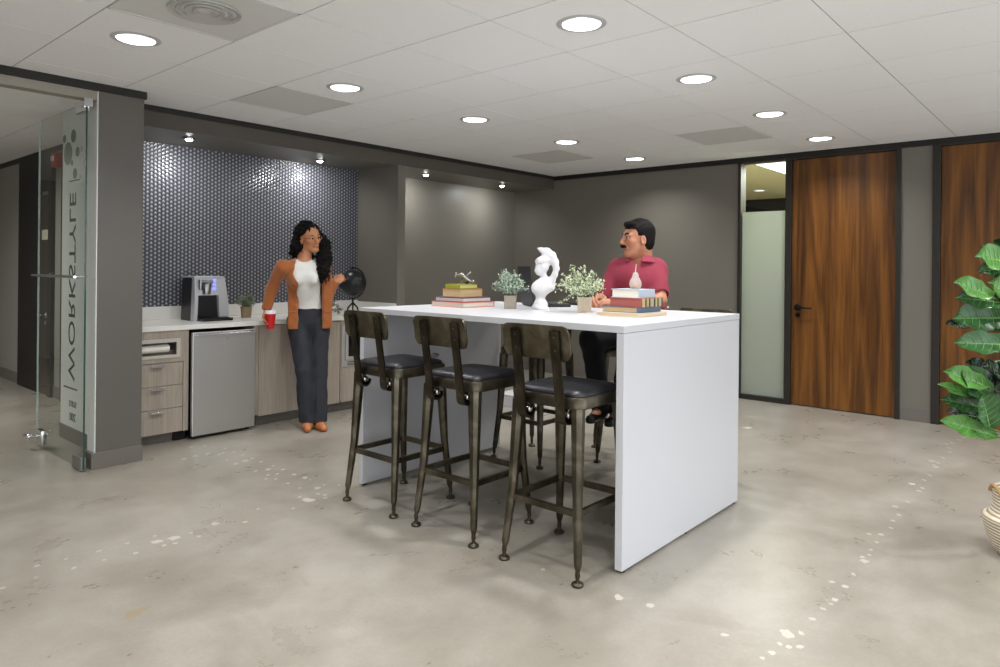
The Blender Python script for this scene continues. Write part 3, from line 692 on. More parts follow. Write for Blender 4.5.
SP = [(-2.985, 2.581, 0.0, 'leftmost metal bar stool in front of the white table, nearest the kitchen cabinets'),
      (-2.415, 2.583, 0.0, 'middle metal bar stool of the three in front of the white table'),
      (-1.822, 2.578, 0.0, 'metal bar stool nearest the camera, beside the right end panel of the table'),
      (-2.965, 3.80, PI, 'empty bar stool at the far side of the table, legs seen between near stools'),
      (-2.52, 4.26, PI - 0.95, 'metal bar stool the man in the red shirt sits on'),
      (-1.845, 3.80, PI, 'bar stool at the far right, only its back rim showing over the tabletop')]
for i, (x, y, a, lab) in enumerate(SP):
    o = stool if i == 0 else copy_tree(stool)
    o.location = (x, y, 0); o.rotation_euler = (0, 0, a); o['label'] = lab; o['group'] = 'bar stools around the white table'

# ---------------------------------------------------------------- kitchen run
CF = -5.16; CT = 0.863
def cab(name, label, y0, y1, cat='cabinet'):
    t = thing(name, label, cat, (CF, y0, 0)); return t, (CF, y0, 0)
def handle(parent, org, y0, y1, z):
    b = MB(); b.box(CF + 0.002, CF + 0.022, y0, y1, z - 0.002, z + 0.003, 0.001); b.box(CF + 0.019, CF + 0.023, y0, y1, z - 0.012, z + 0.003, 0.001); return fin(b, 'handle', M_CHROME, parent, org)
t, org = cab('drawer_cabinet', 'grey oak base cabinet with a built-in towel slot and three drawers beside the column', 1.93, 2.385)
b = MB(); b.box(BX + 0.01, CF - 0.02, 1.93, 2.385, 0.10, 0.626); b.box(BX + 0.01, CF - 0.11, 1.93, 2.385, 0.626, 0.826); b.box(CF - 0.11, CF - 0.02, 2.322, 2.385, 0.626, 0.826); b.box(CF - 0.11, CF - 0.02, 1.93, 2.322, 0.772, 0.826); b.box(CF - 0.02, CF, 2.347, 2.385, 0.075, 0.826); b.box(CF - 0.02, CF, 1.93, 2.347, 0.772, 0.826); b.box(CF - 0.02, CF, 2.322, 2.347, 0.596, 0.772); b.box(CF - 0.02, CF, 1.93, 2.322, 0.596, 0.626); fin(b, 'body', M_LAM, t, org)
fin(MB().box(CF - 0.10, CF - 0.07, 1.93, 2.30, 0, 0.10), 'toe_kick', M_BASE, t, org); fin(MB().box(CF - 0.12, CF - 0.05, 2.30, 2.385, 0, 0.075), 'side_gap_shade', M_DARKIN, t, org)  # the near-black block paints the shade in the gap beside the fridge
for z0, z1 in ((0.427, 0.590), (0.260, 0.423), (0.078, 0.256)):
    d = fin(MB().box(CF - 0.019, CF, 1.945, 2.343, z0, z1, 0.001), 'drawer', M_LAM, t, org); h_ = handle(d, org, 2.11, 2.20, z1 - 0.012)
b = MB()
b.box(CF - 0.004, CF + 0.004, 1.93, 2.295, 0.742, 0.770); b.box(CF - 0.004, CF + 0.004, 1.93, 2.295, 0.628, 0.650); b.box(CF - 0.004, CF + 0.004, 2.295, 2.322, 0.628, 0.770)
b.box(CF - 0.10, CF - 0.004, 1.93, 2.295, 0.640, 0.648); fin(b, 'slot_frame', mat('pale_metal', rgb(196, 190, 180), 0.4, 0.3), t, org)
fin(MB().box(CF - 0.10, CF - 0.092, 1.93, 2.295, 0.65, 0.742), 'slot_back', mat('slot_lining', rgb(150, 140, 128), 0.5), t, org)
b = MB(); b.tube([(CF - 0.05, 1.94, 0.696), (CF - 0.05, 2.255, 0.696)], 0.030, 20); b.tube([(CF - 0.05, 2.255, 0.696), (CF - 0.05, 2.295, 0.696)], 0.007, 10); 
rt = fin(b, 'paper_roll', mat('paper', rgb(228, 224, 216), 0.8), t, org, True); fin(MB().rbox((CF - 0.05, 2.275, 0.705), (0.05, 0.022, 0.045)), 'roll_holder', M_BLACKPL, t, org)

t = thing('mini_fridge', 'stainless steel undercounter refrigerator between the grey oak cabinets', 'refrigerator', (-5.12, 2.395, 0)); org = (-5.12, 2.395, 0)
fin(MB().box(-5.75, -5.155, 2.405, 2.895, 0.02, 0.80), 'body', M_BLACKPL, t, org)
dr = fin(MB().box(-5.153, -5.12, 2.396, 2.905, 0.025, 0.803, 0.006), 'door', M_SS, t, org)
b = MB(); b.box(-5.121, -5.098, 2.42, 2.89, 0.776, 0.789, 0.004); b.box(-5.121, -5.116, 2.40, 2.90, 0.789, 0.800, 0.001); fin(b, 'handle', M_CHROME, dr, org)
b = MB(); b.lathe([(0.0005, 0), (0.012, 0), (0.012, 0.002), (0.0005, 0.003)], (-5.12, 2.665, 0.742), 16, 'X'); fin(b, 'badge', M_CHROME, dr, org)
b = MB()
for y in (2.43, 2.87): b.lathe([(0.015, 0), (0.015, 0.022), (0.001, 0.022)], (-5.18, y, 0), 12); b.lathe([(0.015, 0), (0.015, 0.022), (0.001, 0.022)], (-5.68, y, 0), 12)
fin(b, 'feet', M_BLACKPL, t, org)

t, org = cab('base_cabinet', 'grey oak double-door base cabinet behind the standing woman', 2.915, 3.75)
b = MB(); b.box(BX + 0.01, CF - 0.02, 2.915, 3.75, 0.10, 0.826); b.box(CF - 0.02, CF, 2.915, 2.953, 0.10, 0.826); fin(b, 'body', M_LAM, t, org)
fin(MB().box(CF - 0.10, CF - 0.07, 2.96, 3.75, 0, 0.10), 'toe_kick', M_BASE, t, org); fin(MB().box(CF - 0.12, CF - 0.05, 2.915, 2.96, 0, 0.10), 'side_gap_shade', M_DARKIN, t, org)  # same dark block for the shaded gap on the fridge's other side
for y0, y1 in ((2.957, 3.351), (3.354, 3.747)): fin(MB().box(CF - 0.019, CF, y0, y1, 0.088, 0.822, 0.001), 'door', M_LAM, t, org)
t, org = cab('microwave_cabinet', 'grey oak base cabinet housing the microwave, at the right end of the kitchen run', 3.753, 4.435)
b = MB(); b.box(BX + 0.01, CF - 0.10, 3.755, 4.435, 0.10, 0.826); b.box(CF - 0.12, CF, 3.754, 3.765, 0.1, 0.826); b.box(CF - 0.12, CF, 4.415, 4.435, 0.1, 0.826); b.box(CF - 0.1, CF, 3.765, 4.415, 0.79, 0.826); b.box(CF - 0.1, CF, 3.765, 4.415, 0.39, 0.402); fin(b, 'body', M_LAM, t, org)
fin(MB().box(CF - 0.10, CF - 0.07, 3.753, 4.435, 0, 0.10), 'toe_kick', M_BASE, t, org)
fin(MB().box(CF - 0.019, CF, 3.768, 4.41, 0.088, 0.387, 0.001), 'door', M_LAM, t, org)
t = thing('microwave', 'stainless trimmed built-in microwave behind the leftmost bar stool', 'microwave', (CF, 3.77, 0.403)); org = (CF, 3.77, 0.403)
b = MB(); b.box(CF - 0.09, CF + 0.004, 3.767, 3.80, 0.404, 0.788); b.box(CF - 0.09, CF + 0.004, 4.38, 4.413, 0.404, 0.788); b.box(CF - 0.09, CF + 0.004, 3.80, 4.38, 0.74, 0.788); b.box(CF - 0.09, CF + 0.004, 3.80, 4.38, 0.404, 0.46); fin(b, 'trim_kit', M_SS, t, org)
b = MB()
for k in range(3): b.box(CF + 0.002, CF + 0.006, 3.83, 4.35, 0.415 + 0.014 * k, 0.421 + 0.014 * k)
fin(b, 'vent_slots', M_DARKIN, t, org)
dr = fin(MB().box(CF - 0.08, CF + 0.012, 3.802, 4.25, 0.463, 0.737, 0.004), 'door', M_SS, t, org); fin(MB().box(CF + 0.011, CF + 0.014, 3.835, 4.22, 0.495, 0.705), 'window', mat('black_glass', rgb(14, 15, 18), 0.08), dr, org)
fin(MB().box(CF - 0.08, CF + 0.010, 4.255, 4.378, 0.463, 0.737, 0.003), 'control_panel', M_BLACKPL, t, org)

org = (-5.15, 1.93, 0.827)
t = fin(MB().box(BX + 0.009, -5.148, 1.927, 4.4385, 0.827, CT, 0.002), 'countertop', M_QUARTZ, None, org); t.location = org; tag(t, 'white quartz countertop running over the fridge and cabinets', 'countertop')
org = (BX, 1.93, CT + 0.0005); t = thing('backsplash', 'white quartz upstand along the wall behind the countertop', 'backsplash', org)
fin(MB().box(BX + 0.0085, BX + 0.028, 1.927, 4.4385, CT + 0.0005, 0.968, 0.001), 'back_strip', M_QUARTZ, t, org); fin(MB().box(BX + 0.028, -5.20, 4.42, 4.4385, CT + 0.0005, 0.955, 0.001), 'side_strip', M_QUARTZ, t, org)

# ---------------------------------------------------------------- coffee machine
cx0, cy0, cy1 = -5.44, 2.55, 2.845; org = (cx0, cy0, CT)
M_SILVER = mat('silver_plastic', rgb(196, 197, 200), 0.35, 0.35); M_DKGREY = mat('charcoal_plastic', rgb(70, 71, 78), 0.4)
t = thing('coffee_machine', 'silver and black single-serve coffee machine on the counter', 'coffee machine', org)
b = MB(); rings = []
for k in range(9):
    z = k / 8; y_in = 0.010 * z; bow = 0.02 * math.sin(PI * z); xf = cx0 - 0.030 - 0.01 * z + bow * 0.3
    rings.append([(cx0 - 0.25, cy0 + 0.012 + y_in, CT + 0.345 * z), (xf, cy0 + 0.004 + y_in, CT + 0.345 * z), (xf, cy1 - 0.004 - 0.035 * z, CT + 0.345 * z), (cx0 - 0.25, cy1 - 0.012 - 0.035 * z, CT + 0.345 * z)])
b.loft(rings); fin(b, 'body', M_BLACKPL, t, org, True, 30)
# silver front with curved sides and a dark brew bay
b = MB()
def strip(y0b, y0t, y1b, y1t, z0, z1, d=0.035, back=0.03):
    rs = []
    for k in range(7):
        f = k / 6; z = z0 + (z1 - z0) * f; g_ = (z) / 0.36; bow = 0.015 * math.sin(PI * min(1, g_))
        a = y0b + (y0t - y0b) * f; c = y1b + (y1t - y1b) * f; xf = cx0 + bow - 0.012 * g_
        rs.append([(cx0 - back - 0.02, a, CT + z), (xf, a, CT + z), (xf, c, CT + z), (cx0 - back - 0.02, c, CT + z)])
    b.loft(rs)
strip(cy0, cy0 + 0.010, cy0 + 0.030, cy0 + 0.035, 0.0, 0.352); strip(cy0 + 0.215, cy0 + 0.19, cy1 + 0.005, cy1 - 0.035, 0.0, 0.352); strip(cy0 + 0.03, cy0 + 0.035, cy0 + 0.215, cy0 + 0.20, 0.205, 0.352)
b.rbox((cx0 - 0.13, (cy0 + cy1) / 2 - 0.012, CT + 0.350), (0.25, 0.235, 0.016), 0, 0.004); fin(b, 'front_shell', M_SILVER, t, org, True, 30)
fin(MB().box(cx0 - 0.052, cx0 - 0.03, cy0 + 0.03, cy0 + 0.215, CT + 0.02, CT + 0.206), 'brew_bay', M_DKGREY, t, org)
b = MB(); b.box(cx0 - 0.02, cx0 + 0.085, cy0 + 0.035, cy1 - 0.005, CT, CT + 0.022, 0.004); b.box(cx0 - 0.02, cx0 + 0.075, cy0 + 0.05, cy1 - 0.03, CT + 0.022, CT + 0.026, 0.001); fin(b, 'drip_tray', M_BLACKPL, t, org)
b = MB(); b.tube([(cx0 + 0.02, cy0 + 0.045, CT + 0.315), (cx0 + 0.03, cy0 + 0.14, CT + 0.31)], 0.014, 12); b.lathe([(0.001, 0.215), (0.032, 0.215), (0.040, 0.29), (0.036, 0.30), (0.001, 0.30)], (cx0 + 0.008, cy0 + 0.10, CT), 20); b.tube([(cx0 + 0.015, cy0 + 0.05, CT + 0.33), (cx0 + 0.02, cy0 + 0.045, CT + 0.25)], [0.018, 0.012], 10)
fin(b, 'pod_lever', M_SSD, t, org, True)
for z in (0.325, 0.292, 0.258):
    fin(MB().lathe([(0.0005, 0), (0.014, 0), (0.012, 0.006), (0.0005, 0.006)], (cx0 + 0.012, cy0 + 0.163, CT + z), 16, 'X'), 'lit_button', emission('blue_led', (0.25, 0.3, 1, 1), 1.6), t, org)

# ---------------------------------------------------------------- books
def paper(c=(226, 220, 206)):
    m, t, b, L = newmat('page_edges'); z = t.xyz(t.coord('Object'))[2]
    n = t.noise(t.mapping(t.coord('Object'), (2, 2, 900)), 1.0, 2); col = ramp(m.node_tree, n, [(0.3, rgb(*[v - 22 for v in c])), (0.7, rgb(*c))]); L.new(col, b.inputs['Base Color']); b.inputs['Roughness'].default_value = 0.9; return m
M_PAGES = paper(); M_PAGES2 = paper((214, 184, 142))
def book(label, x0, y0, w, l, z0, h, cover, pages, spine='-Y', rz=0.0, cov=0.0035, group=None, extra=None):
    """cover boards, spine and page block; corner at x0,y0"""
    t = thing('book', label, 'book', (x0 + w / 2, y0 + l / 2, z0), rz, group)
    a, c = w / 2, l / 2; b = MB(); e = cov
    b.box(-a, a, -c, c, 0, e, 0.0006); b.box(-a, a, -c, c, h - e, h, 0.0006)
    if spine == '-Y': b.box(-a, a, -c, -c + e, e, h - e); pb = (-a + 0.004, a - 0.004, -c + e, c - 0.005)
    elif spine == '+X': b.box(a - e, a, -c, c, e, h - e); pb = (-a + 0.005, a - e, -c + 0.004, c - 0.004)
    elif spine == '-X': b.box(-a, -a + e, -c, c, e, h - e); pb = (-a + e, a - 0.005, -c + 0.004, c - 0.004)
    else: b.box(-a, a, c - e, c, e, h - e); pb = (-a + 0.004, a - 0.004, -c + 0.005, c - e)
    b.build('cover', cover, t); b = MB(); b.box(pb[0], pb[1], pb[2], pb[3], e, h - e); b.build('pages', pages, t)
    return t
def cv(n, r, g, b_, rough=0.5): return mat(n, rgb(r, g, b_), rough)
G1_ = 'books stacked at the left end of the white table'; z = TZ
book('wide coral-red hardback with white page edges, bottom of the left stack', -3.215, 3.03, 0.285, 0.285, z, 0.032, cv('coral_cover', 226, 110, 78), M_PAGES, '+Y', group=G1_); z += 0.0325
book('navy hardback with pale page edges, second from the bottom of the left stack', -3.20, 3.05, 0.25, 0.255, z, 0.027, cv('navy_cover', 52, 60, 96), paper((218, 216, 216)), '+Y', group=G1_); z += 0.0275
book('thick tan book with fanned brown page edges in the left stack', -3.17, 3.08, 0.165, 0.205, z, 0.052, cv('tan_cover', 178, 124, 74), M_PAGES2, '+Y', group=G1_); z += 0.0525
book('small olive-yellow book on top of the left stack under the silver figurine', -3.15, 3.09, 0.13, 0.165, z, 0.028, cv('olive_cover', 150, 146, 50), paper((206, 204, 130)), '-Y', group=G1_); z += 0.028
zf = z
# silver figurine of linked limbs
M_PEWTER = mat('pewter', rgb(170, 165, 160), 0.25, 1.0)
t = thing('figurine', 'small silver tumbling figurine on top of the left book stack', 'figurine', (-3.075, 3.18, zf))
b = MB()
b.tube([(-0.055, 0.0, 0.085), (-0.02, 0.0, 0.09), (0.015, 0, 0.062), (0.05, 0, 0.030), (0.075, 0, 0.022)], [0.008, 0.014, 0.017, 0.013, 0.009], 12); b.ball((-0.015, 0.0, 0.085), 0.022, n=14)
b.tube([(0.01, 0, 0.06), (-0.02, 0.01, 0.03), (-0.035, 0.015, 0.004)], [0.011, 0.009, 0.006], 10); b.tube([(0.02, 0, 0.06), (0.035, -0.01, 0.09), (0.055, -0.012, 0.105)], [0.010, 0.008, 0.007], 10); b.ball((0.058, -0.012, 0.108), 0.010, n=10)
b.ball((0.078, 0, 0.024), 0.017, 1.2, 0.9, 1.0, n=12); b.ball((-0.066, 0, 0.090), 0.014, n=12); b.tube([(0.045, 0, 0.03), (0.03, 0.03, 0.004)], [0.010, 0.006], 8); b.tube([(0.07, 0, 0.02), (0.085, 0, 0.004)], [0.009, 0.006], 8); b.tube([(-0.07, 0, 0.088), (-0.075, 0.012, 0.06)], [0.006, 0.005], 8)
b.build('body', M_PEWTER, t, True); b = MB(); b.ball((0.03, 0.0, 0.012), 0.012, 1.6, 1, 1, n=10); b.build('base', M_BLACKPL, t, True); t.rotation_euler = (0, 0, 0.7); t.scale = (0.72, 0.72, 0.68)

G2_ = 'books stacked at the right end of the white table'; z = TZ
book('large thin cream book at the bottom of the right stack', -2.015, 3.085, 0.255, 0.30, z, 0.022, cv('cream_cover', 232, 214, 184), paper((236, 220, 192)), '+Y', group=G2_); z += 0.0225
book('slate-blue hardback with tan page edges in the right stack', -1.985, 3.10, 0.21, 0.245, z, 0.028, cv('slate_blue_cover', 92, 108, 128), M_PAGES2, '+X', group=G2_); z += 0.0285
t = book('dull red book with a gold and blue banded spine in the right stack', -1.955, 3.12, 0.195, 0.215, z, 0.046, cv('dull_red_cover', 158, 86, 76), cv('red_edge', 168, 92, 82), '+X', group=G2_)
b = MB(); a = 0.0975
for k, (y0, w_) in enumerate(((-0.105, 0.028), (-0.06, 0.022), (-0.022, 0.035), (0.03, 0.02), (0.065, 0.03))): b.box(a, a + 0.0015, y0, y0 + w_, 0.002, 0.044)
b.build('spine_bands', cv('gold_band', 176, 166, 118, 0.35), t)
b = MB(); 
for y0 in (-0.075, -0.034, 0.016, 0.053, 0.098): b.box(a, a + 0.0016, y0, y0 + 0.009, 0.002, 0.044)
b.build('spine_rules', cv('navy_band', 46, 56, 84), t); z += 0.0465
book('white hardback with a pale blue spine on top of the right stack', -1.945, 3.125, 0.165, 0.165, z, 0.044, cv('pale_blue_cover', 186, 200, 214), paper((238, 232, 218)), '+X', group=G2_); z += 0.044
# glass pear
t = thing('glass_pear', 'small clear glass pear ornament with an amber base on top of the right book stack', 'ornament', (-1.845, 3.20, z))
b = MB(); b.lathe([(0.001, 0.0), (0.020, 0.001), (0.031, 0.014), (0.033, 0.03), (0.027, 0.048), (0.018, 0.062), (0.015, 0.076), (0.010, 0.086), (0.001, 0.089)], n=28)
b.build('body', mat('pear_glass', rgb(225, 222, 220), 0.15, alpha=0.42), t, True, 180)
b = MB(); b.lathe([(0.001, 0.003), (0.018, 0.004), (0.028, 0.015), (0.0285, 0.026), (0.001, 0.030)], n=24); b.build('amber_core', mat('amber', rgb(224, 156, 80), 0.25), t, True, 180)
b = MB(); b.tube([(0, 0, 0.087), (0.001, 0, 0.105), (0.004, 0, 0.128)], [0.003, 0.0022, 0.002], 8); b.build('stem', mat('pale_stem', rgb(214, 196, 176), 0.4), t, True)

# ---------------------------------------------------------------- laptop
p = Vector((-2.70, 3.47, TZ)); hd = Vector((0.40, 0.915, 0)).normalized()     # hinge line runs from the near corner back to the right
t = thing('laptop', 'open black laptop turned away towards the man on the white table', 'laptop', (-2.70, 3.47, TZ), 0.0)
M_LAP = mat('laptop_black', rgb(38, 38, 42), 0.45)
# base towards +x, screen leaning to -x; model in local frame (y along the hinge)
b = MB(); b.box(0.0, 0.24, -0.165, 0.165, 0.0, 0.020, 0.004); b.build('base', M_LAP, t); b = MB(); b.box(0.02, 0.15, -0.15, 0.15, 0.0202, 0.0215); b.build('keyboard', M_BLACKPL, t)
b = MB(); b.rbox((-0.018, 0, 0.139), (0.010, 0.33, 0.245), 0, 0.004, 0, -0.12); b.build('screen_lid', M_LAP, t); b = MB(); b.tube([(-0.004, -0.12, 0.016), (-0.004, 0.12, 0.016)], 0.008, 10); b.build('hinge', M_BLACKPL, t, True)
t.rotation_euler = (0, 0, R(53)); t.location = (-2.835, 3.54, TZ)

# ---------------------------------------------------------------- small potted plants
def sprig_plant(name, label, loc, potw, poth, rad, h, col1, col2, pot_mat, square=True, n=70, seed=1, lean=0.0, group=None, leaf=0.014, flop=0.0):
    rnd = random.Random(seed); t = thing(name, label, 'potted plant', loc, group=group); b = MB()
    t.rotation_euler = (0, 0, 0.62)
    if square:
        w0 = potw * 0.46; w1 = potw * 0.5
        b.loft([rrect(w0, w0, 0.004, 0), rrect(w1, w1, 0.004, poth), rrect(w1 - 0.006, w1 - 0.006, 0.003, poth), rrect(w1 - 0.008, w1 - 0.008, 0.003, poth - 0.012)])
    else: b.lathe([(0.001, 0), (potw * 0.42, 0), (potw * 0.5, poth), (potw * 0.44, poth), (potw * 0.42, poth - 0.012), (0.001, poth - 0.012)], n=28)
    b.build('pot', pot_mat, t, not square)
    b1, b2, st = MB(), MB(), MB()
    for k in range(n):
        a = rnd.random() * 2 * PI; el = rnd.random() ** 0.6; r_end = rad * (0.25 + 0.75 * el) * (0.8 + 0.3 * rnd.random()); zz = poth + h * (1.0 - 0.72 * el ** 1.6) * (0.75 + 0.3 * rnd.random())
        e = Vector((r_end * math.cos(a) + lean, r_end * math.sin(a), zz)); s0 = Vector((rnd.uniform(-.3, .3) * potw, rnd.uniform(-.3, .3) * potw, poth - 0.01)); mid = s0.lerp(e, 0.5) + Vector((0, 0, h * 0.16)) 
        if flop and rnd.random() < 0.35: e.z -= flop * rnd.random()
        path = [s0.lerp(mid, q) * (1 - q) + mid.lerp(e, q) * q for q in [i / 6 for i in range(7)]]
        st.tube(path, [0.0016] * 7, 4)
        for i in range(2, 7):
            for _ in range(4):
                tgt = b1 if rnd.random() < 0.6 else b2; c = path[i] + Vector((rnd.gauss(0, 1), rnd.gauss(0, 1), rnd.gauss(0, 1))) * leaf * 0.45
                dirv = Vector((rnd.gauss(0, 1), rnd.gauss(0, 1), rnd.gauss(0.3, 1))).normalized(); sd = dirv.cross(Vector((rnd.gauss(0, 1), rnd.gauss(0, 1), rnd.gauss(0, 1)))).normalized(); L_ = leaf * rnd.uniform(0.7, 1.3); w = L_ * 0.33; up = dirv.cross(sd) * w * 0.35
                vs = [tgt.bm.verts.new(q) for q in (c, c + dirv * L_ * 0.4 + sd * w + up, c + dirv * L_, c + dirv * L_ * 0.4 - sd * w + up)]
                tgt.bm.faces.new((vs[0], vs[1], vs[2])); tgt.bm.faces.new((vs[0], vs[2], vs[3]))
    f = b1.build('foliage', col1, t); o2 = b2.build('foliage', col2, t); st.build('stems', mat('stem_green', rgb(120, 132, 96), 0.6), t)
    return t
M_LF1 = mat('sage_leaf', rgb(168, 184, 166), 0.6, bump=(60, 0, 0.2)); M_LF2 = mat('pale_leaf', rgb(206, 214, 190), 0.6, bump=(60, 0, 0.2)); M_LF3 = mat('blue_sage_leaf', rgb(156, 178, 166), 0.6, bump=(60, 0, 0.2)); M_LF4 = mat('grey_green_leaf', rgb(104, 116, 92), 0.6, bump=(60, 0, 0.2)); M_LF5 = mat('light_green_leaf', rgb(196, 206, 160), 0.6, bump=(60, 0, 0.2))
M_CONC = mat('concrete_pot', rgb(158, 148, 136), 0.8, bump=(50, 0.1, 0.12)); M_CONC2 = mat('beige_pot', rgb(206, 190, 168), 0.8, bump=(50, 0.1, 0.08)); M_TANPOT = mat('tan_pot', rgb(140, 122, 92), 0.7)
sprig_plant('potted_plant', 'rounded sage-green potted plant in a grey cube pot left of the laptop', (-2.70, 3.20, TZ), 0.074, 0.080, 0.108, 0.150, M_LF3, M_LF2, M_CONC, seed=3, n=75, group='pale potted plants on the table')
sprig_plant('potted_plant', 'drooping pale green potted plant in a beige cube pot right of the white bust', (-2.215, 3.275, TZ), 0.080, 0.085, 0.150, 0.175, M_LF2, M_LF5, M_CONC2, seed=8, n=85, lean=-0.020, group='pale potted plants on the table', flop=0.10)
sprig_plant('potted_plant', 'small grey-green plant in a round tan pot on the counter beside the coffee machine', (-5.56, 3.065, CT), 0.095, 0.095, 0.095, 0.105, M_LF4, mat('grey_leaf', rgb(132, 142, 124), 0.6), M_TANPOT, square=False, seed=5, n=60)

# ---------------------------------------------------------------- globe and knot ornament on the counter
M_GLOBE = mat('black_globe', rgb(26, 27, 29), 0.35, bump=(9, 0.15, 0.25)); gc = Vector((-5.45, 4.105, 1.153))
t = thing('globe', 'black desk globe on a metal stand at the right end of the counter', 'globe', (gc.x, gc.y, CT))
b = MB(); b.ball((0, 0, gc.z - CT), 0.128, n=40); b.build('sphere', M_GLOBE, t, True)
b = MB(); pts = []
for k in range(19): a = R(-105 + 210 * k / 18); pts.append(Vector((-0.62 * math.cos(a) * 0.148 * 0 + 0.0, math.cos(a) * 0.148, gc.z - CT + math.sin(a) * 0.148)))
b.tube(pts, 0.006, 8); b.ball((0, 0, gc.z - CT + 0.143), 0.012, n=10); b.build('meridian_arm', M_BRONZE, t, True)
b = MB(); b.tube([(0, 0.0, gc.z - CT - 0.146), (0, 0, 0.10)], [0.008, 0.010], 10)
for k in range(3): a = 2 * PI * k / 3 + 0.4; b.tube([(0, 0, 0.10), (0.05 * math.cos(a), 0.05 * math.sin(a), 0.055), (0.065 * math.cos(a), 0.065 * math.sin(a), 0.004)], [0.009, 0.008, 0.006], 8)
b.build('stand', M_BRONZE, t, True)
t = thing('figurine', 'silver linked-rod ornament on the counter between the woman and the globe', 'figurine', (-5.42, 3.87, CT))
b = MB()
def jack(c, s, seed):
    rnd = random.Random(seed)
    for k in range(4):
        v = Vector((rnd.gauss(0, 1), rnd.gauss(0, 1), rnd.gauss(0, 1))).normalized() * s; b.tube([c - v, c + v], [0.006, 0.006], 8); b.ball(c + v, 0.012, n=10); b.ball(c - v, 0.012, n=10)
jack(Vector((0, -0.03, 0.045)), 0.036, 3); jack(Vector((0, 0.045, 0.04)), 0.034, 9); jack(Vector((0, -0.01, 0.10)), 0.034, 5); b.build('body', M_PEWTER, t, True)

# low white box on the floor far behind the counter stools
t = thing('floor_box', 'low white box on the floor beyond the table, glimpsed between the bar stools', 'box', (-4.26, 5.02, 0))
b = MB(); b.box(-0.12, 0.25, -0.02, 0.40, 0.0, 0.10, 0.004); b.build('body', M_WHITE, t); b = MB(); b.box(-0.125, 0.255, -0.025, 0.405, 0.1005, 0.112, 0.003); b.build('lid', M_WHITE, t)

# wall device and sign in the corridor
t = thing('fire_alarm_strobe', 'red fire alarm strobe on the corridor wall seen through the glass door', 'fire alarm', (-7.64, CORY, 2.32))
b = MB(); b.box(-0.065, 0.065, -0.06, 0, -0.075, 0.06, 0.006); b.build('housing', mat('alarm_red', rgb(176, 46, 38), 0.4), t); b = MB(); b.box(-0.03, 0.03, -0.075, -0.06, -0.02, 0.03, 0.004); b.build('lens', mat('strobe_lens', rgb(230, 230, 228), 0.2), t)
t = thing('door_sign', 'small cream sign plate on the corridor door seen through the glass door', 'sign', (-7.97, CORY - 0.022, 1.60)); b = MB(); b.box(-0.10, 0.10, -0.006, 0, -0.05, 0.05, 0.002); b.build('plate', mat('cream_plate', rgb(208, 204, 180), 0.4), t)
